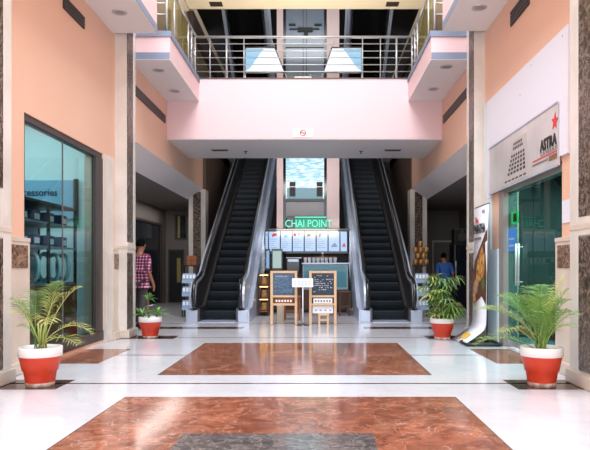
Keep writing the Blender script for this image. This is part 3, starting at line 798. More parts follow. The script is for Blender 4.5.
# dark wooden stools and crate by the boards
def stool(loc, h, w, m, lab, nm='wooden_stool'):
    x, y, _ = loc
    t = thing(nm, loc, lab, 'stool')
    B().box(x-w/2, x+w/2, y-w/2, y+w/2, h-.04, h, .008).build('seat', m, t)
    for sx in (-1, 1):
        for sy in (-1, 1):
            a = x+sx*(w/2-.03); c = y+sy*(w/2-.03)
            B().box(a-.02, a+.02, c-.02, c+.02, .002, h-.04).build('leg', m, t)
    for sy in (-1, 1): B().box(x-w/2+.04, x+w/2-.04, y+sy*(w/2-.03)-.01, y+sy*(w/2-.03)+.01, h*.35, h*.35+.03).build('stretcher', m, t)
    return t
stool((.16, 13.43, 0), .235, .24, 'wood', 'low pale wooden stool under the white box at the easel')
stool((.72, 15.9, 0), .62, .30, 'wood_dark', 'dark wooden stool before the display case, nearest blue-shirt side escalator')
stool((.38, 16.1, 0), .62, .30, 'wood_dark', 'dark wooden stool before the display case, nearest the chalkboards')
stool((-.55, 14.6, 0), .55, .4, 'wood_mid', 'brown wooden stool behind chalkboard covered in blue chalk writing')
t = thing('waste_bin', (-.80, 14.2, 0), 'pale upright bin behind chalkboard covered in blue chalk writing', 'bin')
B().lathe([(.001, 0), (.075, 0), (.085, .38), (.088, .40), (.078, .40), (.07, .03), (.001, .03)], (-.80, 14.2, .002), 20).build('bucket', 'cream', t)
B().lathe([(.09, .385), (.094, .395), (.09, .41)], (-.80, 14.2, .002), 20).build('rim', 'paper', t)

# chalkboard A-boards
def a_board(cx, y, w, h, slate, seed, lab, extra):
    t = thing('chalkboard_easel', (cx, y, 0), lab, 'chalkboard', 'wooden chalkboard easels before the kiosk')
    x0, x1 = cx-w/2, cx+w/2
    fr = B()
    for x in (x0, x1-.055): fr.box(x, x+.055, y, y+.035, .002, h, .006)
    fr.box(x0+.055, x1-.055, y, y+.035, h-.05, h, .005)
    fr.build('frame', 'wood', t)
    for z in (.60, .43): B().box(x0+.055, x1-.055, y, y+.035, z-.022, z+.022, .005).build('cross_rail', 'wood', t)
    sl = B().box(x0+.055, x1-.055, y+.012, y+.024, .625, h-.05).build('slate_panel', slate, t)
    rr = random.Random(seed); b = B()
    rows = 9 if extra else 12
    for r_ in range(rows):
        z = h-.1-(h-.76)*r_/rows
        x = x0+.085+rr.uniform(0, .04)
        while x < x1-.1:
            l = rr.uniform(.01, .035)
            if rr.random() < (.62 if extra else .72):
                p = [(x+l*q/4, y+.0105, z+rr.uniform(-.012, .012)) for q in range(5)]
                b.tube(p, .0045 if extra else .0045, 4)
            x += l+rr.uniform(.006, .03)
            if extra and rr.random() < .06: break
    b.build('chalk_writing', 'chalk' if extra else 'chalk_blue', sl)
    if not extra:
        b = B(); x = x0+.12
        for q in range(9):
            b.tube([(x+.03*q, y+.0105, h-.13), (x+.03*q+.012, y+.0105, h-.105), (x+.03*q+.02, y+.0105, h-.135)], .004, 4)
        b.build('chalk_heading', 'chalk', sl)
    bk = B()
    for x in (x0+.02, x1-.05): bk.obox((x+.015, y+.19, h*.47), (.03, .025, h*.95), Matrix.Rotation(R(15), 3, 'X'))
    bk.build('back_leg', 'wood', t)
    return t
BY = 13.3
BX1, BX2 = -.68, .145
a1 = a_board(BX1, BY, .57, 1.14, 'slate', 3, 'wooden chalkboard easel densely covered in blue chalk writing', 0)
a2 = a_board(BX2, BY, .58, 1.14, 'slate_dark', 5, 'wooden chalkboard easel with white handwriting and white box below', 1)
for nm, bx, z, ms, lab in (('product_tray', BX1, .455, ('wood_mid', 'paper'), 'narrow tray of small packs on easel with blue chalk writing'), ('product_tray', BX2, .455, ('paper', 'sign_gray'), 'narrow grey lettered tray on easel with white handwriting')):
    t = thing(nm, (bx, BY, z), lab, 'tray')
    B().box(bx-.2, bx+.2, BY+.005, BY+.05, z, z+.10, .006).build('tray_body', ms[0], t)
    b = B()
    for q in range(6): b.box(bx-.17+.06*q, bx-.135+.06*q, BY, BY+.006, z+.03, z+.07)
    b.build('pack_label', ms[1], t)
t = thing('white_box', (BX2, BY+.13, .238), 'white box on the low stool between legs of white-lettered easel', 'box')
B().box(BX2-.22, BX2+.22, BY+.05, BY+.2, .238, .40, .008).build('carton', 'paper', t)
b = B()
for q in range(4): b.box(BX2-.17+.1*q, BX2-.12+.1*q, BY+.046, BY+.051, .29, .32)
b.build('printed_mark', 'paper_blue', t)
# white notice stand
t = thing('notice_stand', (-.275, 13.15, 0), 'white notice board on slim steel pole between the two chalkboards', 'sign')
B().box(-.50, -.06, 13.13, 13.145, .80, .985, .004).build('panel', 'paper', t)
b = B()
for r_ in range(3):
    for q in range(5): b.box(-.46+.075*q, -.41+.075*q, 13.127, 13.131, .84+.04*r_, .85+.04*r_)
b.build('printed_text', 'paper_blue', t)
B().tube([(-.275, 13.16, .01), (-.275, 13.16, .95)], .014, 8).build('pole', 'paper', t)
B().lathe([(.13, .002), (.13, .012), (.03, .03), (.014, .05)], (-.275, 13.16, 0), 20).build('base', 'dark_steel', t)

# stands beside the outer newels
def flyer_stand(cx, cy, lab):
    t = thing('leaflet_stand', (cx, cy, 0), lab, 'stand', 'leaflet stands beside the escalators')
    b = B()
    for sx in (-1, 1): b.box(cx+sx*.17-.012, cx+sx*.17+.012, cy, cy+.03, .002, 1.24); b.box(cx+sx*.17-.012, cx+sx*.17+.012, cy+.26, cy+.29, .002, 1.24)
    b.build('frame', 'black', t)
    for z in (.45, .78, 1.1): B().box(cx-.18, cx+.18, cy-.02, cy+.29, z-.25, z-.235).build('shelf', 'dark_steel', t)
    B().box(cx-.2, cx+.2, cy-.03, cy+.3, 1.24, 1.265, .004).build('top', 'black', t)
    b = B(); rr = random.Random(int(abs(cx)*100))
    for z in (.3, .63, .95):
        b.obox((cx, cy-.01, z), (.34, .012, .24), Matrix.Rotation(R(-12), 3, 'X'))
    b.build('leaflet_pocket', 'paper_blue', t)
    for z in (.3, .63, .95):
        for q in range(4): B().obox((cx-.12+.08*q, cy-.03, z+.04), (.05, .008, .09), Matrix.Rotation(R(-12), 3, 'X')).build('leaflet', 'paper', t)
    return t
flyer_stand(-3.08, 15.3, 'black leaflet stand with pale pockets beneath the wooden box')
flyer_stand(2.57, 15.3, 'black leaflet stand with pale pockets beneath the gold snack bags')
t = thing('wooden_box', (-3.05, 15.4, 1.267), 'upright brown wooden box on the leaflet stand', 'box')
B().box(-3.15, -2.92, 15.35, 15.55, 1.267, 1.50, .01).build('crate', 'wood_mid', t)
B().box(-3.04, -3.03, 15.345, 15.351, 1.28, 1.49).box(-3.15, -2.92, 15.345, 15.351, 1.38, 1.39).build('seam', 'wood_dark', t)
bag0 = None
spots = [(0, 0, 0), (.13, 0, 0), (.26, 0, 0), (.06, .02, .15), (.2, .02, .15), (0, .02, .3), (.13, .02, .3), (.26, .02, .3), (.12, .03, .45)]
wd = ['bottom row, nearest the escalator', 'bottom row, middle', 'bottom row, nearest the fan palm', 'second row, nearest the escalator', 'second row, nearest the fan palm', 'third row, nearest the escalator', 'third row, middle', 'third row, nearest the fan palm', 'top of the pile']
for (dx, dy, dz), w in zip(spots, wd):
    loc = (2.44+dx, 15.42+dy, 1.267+dz)
    if bag0 is None:
        bag0 = p = thing('snack_bag', loc, '', 'bag', 'gold snack bags on the leaflet stand')
        bb = B(); bb.smooth = True
        bb.lathe([(.001, 0), (.045, .002), (.062, .025), (.064, .11), (.054, .138), (.03, .147), (.001, .149)], loc, 14); bb.build('bag_body', 'gold_pack', p)
    else:
        p = copy_tree(bag0); move(p, loc)
    p['label'] = 'gold snack bag in '+w+' on leaflet stand' if 'top' not in w else 'gold snack bag at the very top of the pile'

# ------------------------------------------------------------------ shop window and interior
t = struct('window_1', B().box(XL-.12, XL-.02, 7.38, 10.12, 2.95, 3.03).box(XL-.12, XL-.02, 7.38, 7.44, .12, 2.95).box(XL-.07, XL-.004, 9.80, 10.12, .12, 2.95).box(XL-.12, XL+.01, 7.38, 10.12, .05, .2), 'bronze', 'tall bronze-framed shop window with teal glass', 'window')
B().box(XL-.055, XL-.045, 7.44, 9.80, .2, 2.95).build('pane', 'shop_glass', t)
B().box(XL-.06, XL-.04, 8.62, 8.628, .2, 2.95).build('glass_joint', 'sign_gray', t)
struct('wall_shop', B().box(-6.8, -6.6, 6.5, 11, 0, 4.2).box(-6.6, XL-.3, 6.3, 6.5, 0, 4.2), 'shop_wall', 'pale inner walls of the accessories shop', 'wall')
struct('ceiling_7', B().box(-6.6, XL-.3, 6.5, 10.96, 3.9, 4.1), 'shop_wall', 'pale ceiling of the accessories shop', 'ceiling')
t = thing('shop_sign', (-4.7, 10.93, 2.2), 'blue wall panel lettered Accessories inside the shop window', 'sign')
B().box(-5.6, -4.20, 10.90, 10.955, 2.05, 2.72, .006).build('panel', 'shop_panel', t)
B().box(-4.19, -4.13, 10.88, 10.955, 1.95, 2.74).build('edge_strip', 'bronze', t)
text_mesh('lettering', 'Accessories', .17, 'shop_text', t, (-5.25, 10.895, 2.45), (1, 0, 0), (0, 0, 1), .008, .003)
lt = [c for c in t.children if c.name.startswith('lettering')][0]
xs = [v.co.x for v in lt.data.vertices]; w = max(xs)-min(xs); x0 = min(xs)
for v in lt.data.vertices: v.co.x = x0+(v.co.x-x0)*.78/w
t = thing('display_cabinet', (-4.25, 9.5, .943), 'dark-framed shelving cabinet standing on the wooden drawer chest in shop window', 'cabinet')
b = B()
for (x, y) in ((-4.55, 8.12), (-3.95, 8.12), (-4.55, 10.33), (-3.95, 10.33), (-3.95, 9.3)): b.box(x-.02, x+.02, y-.02, y+.02, 0.945, 2.15)
b.box(-4.57, -3.93, 8.1, 10.35, 2.13, 2.17)
b.build('frame', 'bronze', t)
for z in (.95, 1.5, 1.85): B().box(-4.55, -3.95, 8.1, 10.33, z, z+.025).build('shelf', 'shelf_grey', t)
B().box(-4.57, -4.55, 8.1, 10.33, 1.0, 2.13).build('back_panel', 'shop_panel', t)
for q in range(6):
    pass
ring0 = None
rw = ['nearest the camera end', 'second along the shelf', 'third along the shelf', 'farthest along the shelf']
for i, y in enumerate((9.15, 9.55, 9.9, 10.25)):
    loc = (-4.12, y, .977)
    if ring0 is None:
        ring0 = p = thing('wheel_cover', loc, '', 'wheel cover', 'ring wheel covers on the shop shelf')
        pts = [(loc[0]+.205*math.cos(a*math.pi/18), y, loc[2]+.235+.205*math.sin(a*math.pi/18)) for a in range(36)]
        B().tube(pts, .028, 10, closed=True, up=Vector((0, 1, 0))).build('ring', 'ring_pale', p)
        pts = [(loc[0]+.176*math.cos(a*math.pi/18), y-.01, loc[2]+.235+.176*math.sin(a*math.pi/18)) for a in range(36)]
        B().tube(pts, .007, 6, closed=True, up=Vector((0, 1, 0))).build('stitching', 'sign_gray', p)
    else: p = copy_tree(ring0); move(p, loc)
    p.rotation_euler.z = R(-42)
    p['label'] = 'pale ring-shaped steering cover in the shop window, '+rw[i]
bx0 = None
bw = [(z, y) for z in (1.527, 1.877) for y in (8.3, 8.7, 9.1, 9.6, 10.1)]
for i, (z, y) in enumerate(bw):
    if bx0 is None:
        bx0 = p = thing('accessory_box', (-4.2, y, z), '', 'box', 'boxes on the shop shelves'); B().box(-4.32, -4.08, y, y+.22, z, z+.17, .006).build('carton', 'shop_text', p); B().box(-4.081, -4.076, y+.03, y+.19, z+.04, z+.12).build('label_patch', 'paper', p)
    else: p = copy_tree(bx0); move(p, (-4.2, y, z))
    p['label'] = 'dark blue carton on '+('lower' if z < 1.6 else 'top')+' shop shelf, '+['beside the near upright', 'second from near upright', 'before the middle upright', 'just past the middle upright', 'at the far end'][i % 5]
t = thing('drawer_chest', (-4.25, 9.2, 0), 'brown wooden drawer chest standing low behind the shop window', 'chest')
B().box(-4.58, -3.93, 8.08, 10.37, .002, .942, .01).build('carcass', 'wood_mid', t)
for z in (.06, .28, .5, .7):
    for y in (8.14, 9.26):
        dr = B().box(-3.93, -3.912, y, y+1.05, z, z+.18, .004).build('drawer', 'wood_mid', t)
        B().tube([(-3.90, y+.44, z+.09), (-3.90, y+.6, z+.09)], .008, 6).build('handle', 'dark_steel', dr)
# shop lights
for i, (x, y) in enumerate(((-4.6, 8.2), (-4.6, 9.8), (-5.6, 9.0))):
    t = thing('shop_downlight', (x, y, 3.9), 'round lit downlight in shop ceiling, '+['nearest the dado block', 'nearest the back sign', 'deepest in the shop'][i], 'ceiling light', 'downlights in the accessories shop')
    B().lathe([(.12, -.02), (.14, -.015), (.145, 0)], (x, y, 3.898), 20).build('rim', 'steel', t)
    B().disc((x, y, 3.885), .12, 20).build('lens', 'shop_lamp', t)

# ------------------------------------------------------------------ glass door shop on the other side
t = thing('hoarding_board', (XR, 8.8, 2.4), 'plain white fascia board above the star shop sign', 'board')
B().box(XR-.035, XR-.002, 7.1, 10.45, 3.14, 3.95, .004).box(XR-.035, XR-.002, 7.1, 7.34, 2.5, 3.14).box(XR-.035, XR-.002, 10.26, 10.45, 2.35, 3.14).build('board', 'hoarding', t)
b = B()
for (y, z) in ((7.25, 3.87), (8.3, 3.87), (8.75, 3.6)): b.disc((XR-.036, y, z), .012, 10, 'x')
b.build('fixing_hole', 'sign_gray', t)
t = thing('wall_patch', (XR, 7.2, 1.9), 'pale square patch on the peach wall beside the glass door', 'patch')
B().box(XR-.008, XR, 7.08, 7.33, 1.72, 1.98).build('plate', 'hoarding', t)
# sign
SX = XR-.05
t = thing('shop_fascia_sign', (SX, 8.8, 2.4), 'tilting grey shop sign with red star reading ASTRA above glass door', 'sign')
B().box(SX, XR-.02, 7.35, 10.25, 2.40, 3.14, .004).build('panel', 'sign_panel', t)
B().box(SX-.012, SX, 7.35, 10.25, 2.385, 2.41).box(SX-.01, SX, 7.35, 10.25, 3.13, 3.15).build('edge_trim', 'brushed', t)
def sgn(y, z, d=.002): return (SX-d, y, z)
text_mesh('lettering', 'ASTRA', .185, 'sign_black', t, sgn(7.91, 2.66, .004), (0, -1, 0), (0, 0, 1), .006, .008, 'LEFT', 1.0)
text_mesh('sub_lettering', 'CAVERASI', .075, 'sign_gray', t, sgn(7.91, 2.595, .004), (0, -1, 0), (0, 0, 1), .004, .0, 'LEFT', 1.25)
for o in t.children:
    if 'lettering' in o.name:
        ys = [v.co.y for v in o.data.vertices]; y1 = max(ys); w = y1-min(ys)
        for v in o.data.vertices: v.co.y = y1+(v.co.y-y1)*.55/w
pts = []
for i in range(10):
    r_ = .108 if i % 2 == 0 else .046; a = math.pi/2+i*math.pi/5+.12; pts.append((7.43+r_*math.cos(a), 2.93+r_*math.sin(a)))
B().prism(pts, 'x', SX-.006, SX-.001).build('red_star', 'sign_red', t)
B().box(SX-.005, SX-.001, 7.36, 8.19, 2.568, 2.582).build('red_line', 'sign_red', t)
B().box(SX-.005, SX-.001, 7.37, 7.62, 2.49, 2.55).build('brown_strip', 'sign_brown', t)
B().box(SX-.005, SX-.001, 7.66, 8.2, 2.515, 2.535).build('small_text', 'sign_gray', t)
b = B()
b.m = 0; b.prism([(9.62, 2.425), (8.36, 2.425), (8.44, 3.02), (8.98, 3.02)], 'x', SX-.0035, SX-.0008); b.m = 1
for (za, zb, ya0, yb0, ya1, yb1, nr, nc) in ((2.455, 2.49, 9.42, 8.42, 9.42, 8.42, 1, 6), (2.54, 2.83, 9.30, 8.45, 9.08, 8.50, 5, 6), (2.87, 2.99, 9.02, 8.56, 8.98, 8.62, 2, 6)):
    for r_ in range(nr):
        u = (r_+.5)/nr; z0 = za+(zb-za)*(r_+.14)/nr; z1 = za+(zb-za)*(r_+.80)/nr
        ya = ya0+(ya1-ya0)*u; yb = yb0+(yb1-yb0)*u
        for c in range(nc):
            q0 = ya+(yb-ya)*(c+.14)/nc; q1 = ya+(yb-ya)*(c+.80)/nc
            b.box(SX-.005, SX-.001, min(q0, q1), max(q0, q1), z0, z1)
b.build('keypad_pattern', ['keypad_plate', 'key_dark'], t)
# door
DXG = XR+.07
t = struct('door_1', B().box(XR-.01, XR+.2, 9.62, 9.85, 0.002, 2.42).box(XR, XR+.2, 7.35, 9.62, 2.36, 2.42), 'jamb', 'glazed shop door with dark teal glass beneath the star sign', 'door')
for i, (a, c) in enumerate(((8.52, 9.61), (7.38, 8.50))):
    lf = B().box(DXG-.006, DXG+.006, a, c, .03, 2.35).build('glass_leaf', 'door_glass', t)
    hy = a+.55 if i == 0 else c+.45
    b = B().tube([(DXG-.06, hy, .95), (DXG-.06, hy, 1.55)], .014, 8)
    for z in (1.0, 1.5): b.tube([(DXG-.06, hy, z), (DXG, hy, z)], .009, 6)
    b.build('pull_handle', 'steel', lf)
    B().box(DXG-.015, DXG+.015, a, c, .03, .11).build('bottom_rail', 'steel', lf)
t = thing('door_notice', (DXG, 9.5, 1.4), 'bright blue notice stuck on the glass door', 'notice')
B().box(DXG-.012, DXG-.008, 9.22, 9.6, 1.45, 1.79).build('sheet', 'poster_blue', t)
B().box(DXG-.014, DXG-.012, 9.31, 9.56, 1.52, 1.55).box(DXG-.014, DXG-.012, 9.31, 9.56, 1.62, 1.65).build('printed_text', 'paper_blue', t)
t = thing('door_light_sign', (DXG, 9.6, 1.9), 'small glowing green square sign behind the glass door', 'sign')
b = B()
y0, y1, z0, z1 = 9.34, 9.6, 1.88, 2.04
for p, q in (((y0, z0), (y0, z1)), ((y0, z1), (y1, z1)), ((y1, z1), (y1, z0)), ((y1, z0), (y0, z0))):
    b.tube([(DXG+.05, p[0], p[1]), (DXG+.05, q[0], q[1])], .016, 6)
b.build('neon_outline', 'exit_green', t)
B().box(DXG+.06, DXG+.08, y0, y1, z0, z1).build('backing', 'black', t)
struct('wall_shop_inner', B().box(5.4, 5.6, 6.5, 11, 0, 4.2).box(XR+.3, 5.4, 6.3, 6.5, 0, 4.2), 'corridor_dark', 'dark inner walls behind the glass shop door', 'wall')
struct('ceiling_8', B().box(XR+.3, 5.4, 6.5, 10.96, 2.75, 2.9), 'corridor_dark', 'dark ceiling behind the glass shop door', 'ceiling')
t = thing('shop_desk', (4.3, 9.8, 0), 'grey desk inside the shop behind the glass door', 'desk')
B().box(3.9, 4.7, 9.0, 10.6, .72, .76, .006).build('top', 'shelf_grey', t)
B().box(3.95, 4.65, 9.05, 9.1, .002, .72).box(3.95, 4.65, 10.5, 10.55, .002, .72).build('side', 'shelf_grey', t)
B().box(3.97, 3.99, 9.1, 10.5, .2, .72).build('modesty_panel', 'case_blue', t)

# ------------------------------------------------------------------ roll-up banner
BXX = 2.66
t = thing('banner_stand', (BXX, 10.2, 0), 'white food banner curling onto the floor beside glass door', 'banner')
y0, y1 = 10.62, 9.78       # far / near edge
prof = [(BXX+.02, 2.2), (BXX, 1.6), (BXX-.01, 1.0), (BXX-.015, .5), (BXX-.02, .32), (BXX-.05, .235), (BXX-.10, .19), (BXX-.25, .08), (BXX-.36, .012)]
b = B(); b.smooth = True
vs = []; fs = []
for x, z in prof: vs += [(x, y0, z), (x, y1, z)]
for i in range(len(prof)-1): fs.append((2*i, 2*i+1, 2*i+3, 2*i+2))
b._add(vs, fs)
sheet = b.build('printed_sheet', 'banner_white', t)
md = sheet.modifiers.new('thick', 'SOLIDIFY'); md.thickness = .006; md.offset = 1 if False else 0
def bx(z): 
    for (xa, za), (xb, zb) in zip(prof, prof[1:]):
        if zb <= z <= za: return xa+(xb-xa)*(z-za)/(zb-za)
    return prof[-1][0]
def patch(name, pts, m, off=.006):
    b = B(); b._add([(bx(z)-off, y, z) for y, z in pts], [list(range(len(pts)))]); return b.build(name, m, sheet)
patch('picture_dark', [(y0, 1.15), (y0-.12, 1.32), (9.95, 1.72), (y1, 1.82), (y1, .62), (10.05, .75), (10.45, .62), (y0, .8)], 'banner_dark', .006)
patch('picture_food', [(10.35, 1.28), (10.05, 1.55), (9.88, 1.42), (9.9, 1.1), (10.15, .98), (10.4, 1.05)], 'banner_food', .010)
patch('picture_bread', [(10.58, .92), (10.35, 1.06), (10.2, .98), (10.32, .8), (10.55, .72)], 'banner_tan', .010)
patch('picture_leaves', [(10.1, .96), (9.9, 1.06), (9.82, .92), (9.95, .84)], 'banner_green', .012)
patch('picture_fruit', [(10.6, .72), (10.42, .76), (10.36, .66), (10.52, .6)], 'banner_food', .012)
b = B(); cx = BXX-.26
b._add([(cx-.03, 10.38, .066), (cx-.03, 10.05, .066), (cx+.08, 10.05, .147), (cx+.08, 10.38, .147)], [(0, 1, 2, 3)])
b.build('yellow_logo', 'banner_yellow', sheet)
text_mesh('heading', 'PARATHA', .2, 'sign_black', t, (BXX-.012, 10.57, 1.77), (0, -1, 0), (0, 0, 1), .004, .008, 'LEFT', .95)
text_mesh('lettering', 'The', .14, 'sign_red', t, (BXX-.008, 10.52, 1.94), (0, -1, 0), (0, 0, 1), .004, .003)
text_mesh('lettering', 'PLUS', .07, 'sign_gray', t, (BXX+.003, 10.1, 2.08), (0, -1, 0), (0, 0, 1), .004, .001)
B().box(BXX-.018, BXX-.013, 10.1, 10.56, 1.66, 1.70).build('small_text', 'sign_gray', t)
for o in t.children:
    if o.name.startswith('heading'):
        ys = [v.co.y for v in o.data.vertices]; yy = max(ys); w = yy-min(ys)
        for v in o.data.vertices: v.co.y = yy+(v.co.y-yy)*.7/w
B().tube([(BXX+.04, 9.95, .03), (BXX+.04, 9.95, 2.2)], .01, 8).build('support_pole', 'black', t)
B().tube([(BXX+.025, y0, 2.205), (BXX+.025, y1, 2.205)], .012, 8).build('top_bar', 'dark_steel', t)
b = B()
loop = [(2.30, 9.55), (2.78, 9.55), (2.82, 9.62), (2.82, 10.05), (2.78, 10.1), (2.36, 10.1), (2.30, 10.02)]
b.tube([(x, y, .03) for x, y in loop], .022, 8, closed=True)
b.build('base_loop', 'black', t)

# ------------------------------------------------------------------ potted plants
def pot(loc, rtop, h, lab, name='potted_palm'):
    x, y, _ = loc
    t = thing(name, loc, lab, 'potted plant')
    rb = rtop*.66; z1 = h*.14
    B().lathe([(.001, .003), (rb*.98, .003), (rb, z1)], loc, 36).build('foot_ring', 'terracotta', t)
    r1 = rtop*.74; r2 = rtop*.80; r3 = rtop*.95
    p = B().lathe([(rb, z1*.8), (rb*1.02, z1), (r1, h*.38), (r2, h*.40), (r3, h*.77)], loc, 40).build('pot_body', 'pot_red', t)
    B().lathe([(r3*.99, h*.765), (r3*1.04, h*.77), (rtop, h*.985), (rtop*.985, h), (rtop*.9, h), (rtop*.88, h*.85)], loc, 40).build('white_band', 'pot_white', p)
    B().disc((x, y, h*.90), rtop*.9, 32).build('soil', 'soil', t)
    return t
def frond(t, base, az, length, rise, droop, leaf_len, material, rr, n=20, width=.009, name='frond', bare=.3, lift=.6):
    """One feather frond: arching midrib with two rows of narrow leaflets."""
    d = Vector((math.cos(az), math.sin(az), 0)); pts = []
    N = 14
    for i in range(N+1):
        u = i/N
        out = length*(u**1.25)*math.cos(rise)*(1)
        z = length*(math.sin(rise)*u - droop*u*u*u)
        pts.append(Vector(base)+d*out+Vector((0, 0, z)))
    b = B()
    b.tube(pts, .007, 5, radii=[1-.75*i/N for i in range(N+1)])
    side = d.cross(Vector((0, 0, 1))).normalized()
    for k in range(n):
        u = bare+(1-bare)*(k+.5)/n; i = min(int(u*N), N-1); q = u*N-i
        p = pts[i].lerp(pts[i+1], q); tg = (pts[i+1]-pts[i]).normalized()
        up = side.cross(tg).normalized()
        l = leaf_len*(math.sin(math.pi*(.18+.78*(k+.5)/n)))*rr.uniform(.85, 1.12)
        for s in (-1, 1):
            dv = (side*s*.85+tg*.6+up*(lift*.5+rr.uniform(-.18, .18))).normalized()
            wv = tg.cross(dv).cross(dv).normalized()*width*.5
            if wv.length < 1e-5: wv = up*width*.5
            m1 = p+dv*l*.45; e = p+dv*l*.95+Vector((0, 0, -l*.28))
            b._add([p-wv*.4, p+wv*.4, m1+wv, m1-wv, e], [(0, 1, 2, 3), (3, 2, 4)])
    return b.build(name, material, t, fix=False)
def areca(loc, rtop, h, lab, seed, specs, nn=15, wd_=.0075, br=.42, lf=1.15, gr=1.28, dr=.9):
    t = pot(loc, rtop, h, lab)
    rr = random.Random(seed); x, y, _ = loc
    for az, ln, rise, droop, ll, m in specs:
        a = rr.uniform(0, 6.28); r_ = rr.uniform(.01, .06)
        bs = (x+r_*math.cos(a), y+r_*math.sin(a), h*.88)
        ln *= gr
        sd = 1 if x > 0 else -1
        reach = ln*math.cos(R(rise))*math.cos(R(az))*sd
        if reach > .25: rise = math.degrees(math.acos(.25/(ln*math.cos(R(az))*sd)))
        frond(t, bs, R(az), ln, R(rise), droop*dr, ll*lf, m, rr, nn, wd_, bare=br)
    b = B()
    for k in range(5):
        a = rr.uniform(0, 6.28); r_ = rr.uniform(.01, .06)
        px, py = x+r_*math.cos(a), y+r_*math.sin(a)
        b.tube([(px, py, h*.88), (px+rr.uniform(-.02, .02), py, h*.88+.12), (px+rr.uniform(-.05, .05), py, h*.88+.28)], .009, 6)
    b.build('stem', 'palm_stem', t)
    return t
areca((-2.81, 6.42, 0), .215, .40, 'areca palm with sparse arching fronds in red pot before shop window', 11, [
    (178, .62, 62, .42, .22, 'leaf_deep'), (150, .62, 48, .35, .2, 'leaf_deep'), (205, .66, 70, .35, .22, 'leaf'), (20, .80, 68, .32, .16, 'leaf_yellow'), (0, .62, 46, .55, .2, 'leaf_yellow'),
    (-30, .55, 30, .4, .2, 'leaf_yellow'), (70, .74, 76, .25, .2, 'leaf'), (110, .68, 74, .3, .2, 'leaf_deep'), (235, .62, 66, .45, .2, 'leaf_yellow'), (185, .40, 34, .42, .14, 'leaf'), (300, .62, 62, .55, .2, 'leaf_yellow'), (340, .72, 72, .35, .2, 'leaf_yellow')])
areca((2.30, 6.42, 0), .212, .40, 'bushy areca palm in red pot beside glass shop door', 23, [
    (180, .78, 44, .42, .24, 'leaf'), (160, .70, 58, .36, .24, 'leaf_bright'), (200, .66, 66, .36, .24, 'leaf'), (185, .55, 26, .5, .22, 'leaf'), (15, .70, 56, .18, .14, 'leaf_yellow'), (0, .58, 46, .4, .22, 'leaf'),
    (-20, .52, 30, .5, .22, 'leaf_bright'), (75, .66, 74, .3, .24, 'leaf_bright'), (110, .66, 70, .3, .24, 'leaf_deep'), (240, .6, 60, .5, .24, 'leaf'), (215, .55, 40, .5, .22, 'leaf_yellow'), (300, .58, 58, .5, .24, 'leaf'),
    (330, .60, 66, .4, .24, 'leaf_bright'), (270, .5, 70, .45, .22, 'leaf_bright'), (140, .6, 72, .4, .24, 'leaf'), (30, .6, 62, .4, .2, 'leaf_deep'), (168, .72, 52, .5, .2, 'leaf_yellow'), (350, .66, 68, .35, .2, 'leaf'), (190, .66, 56, .4, .22, 'leaf_bright'), (250, .6, 74, .4, .22, 'leaf'), (60, .6, 70, .35, .22, 'leaf'), (130, .66, 64, .35, .22, 'leaf_bright'), (225, .62, 50, .5, .22, 'leaf_deep'), (290, .52, 48, .5, .22, 'leaf')], 22, .0085, .28, 1.15, 1.34, .68)
def strap_leaf(b, p0, az, l, rise, droop, w):
    d = Vector((math.cos(az), math.sin(az), 0)); side = d.cross(Vector((0, 0, 1)))
    vs = []; N = 6
    for i in range(N+1):
        u = i/N; c = Vector(p0)+d*l*u*math.cos(rise)+Vector((0, 0, l*(math.sin(rise)*u-droop*u*u)))
        ww = w*(math.sin(math.pi*(.12+.86*u))*.5+.02)
        vs += [c-side*ww+Vector((0, 0, ww*.4)), c+Vector((0, 0, -ww*.1)), c+side*ww+Vector((0, 0, ww*.4))]
    fs = []
    for i in range(N):
        for q in (0, 1): fs.append((3*i+q, 3*i+q+1, 3*i+q+4, 3*i+q+3))
    sm = b.smooth; b.smooth = True; b._add(vs, fs); b.smooth = sm
# corn plant beyond the shop window
loc = (-2.84, 10.8, 0)
t = pot(loc, .197, .365, 'cane plant with two leaf tufts in red pot by the window pillar', 'potted_dracaena')
rr = random.Random(4)
B().tube([(-2.86, 10.8, .32), (-2.88, 10.79, .5), (-2.87, 10.8, .68)], .022, 8).build('cane', 'cane', t)
def tuft(c, n, l, rmin, rmax, name, m):
    b = B()
    for k in range(n): strap_leaf(b, c, rr.uniform(0, 6.28), l*rr.uniform(.7, 1.1), R(rr.uniform(rmin, rmax)), rr.uniform(.25, .6), .026)
    b.build(name, m, t, fix=False)
tuft((-2.87, 10.8, .66), 22, .21, 5, 80, 'leaf_crown', 'leaf_bright')
tuft((-2.72, 10.78, .40), 24, .34, 8, 60, 'leaf_tuft', 'leaf_bright')
tuft((-2.97, 10.78, .40), 18, .27, 8, 60, 'leaf_tuft', 'leaf_bright')
B().tube([(-2.74, 10.79, .31), (-2.72, 10.78, .42)], .014, 6).build('cane', 'cane', t)
B().tube([(-2.95, 10.79, .31), (-2.97, 10.78, .42)], .014, 6).build('cane', 'cane', t)
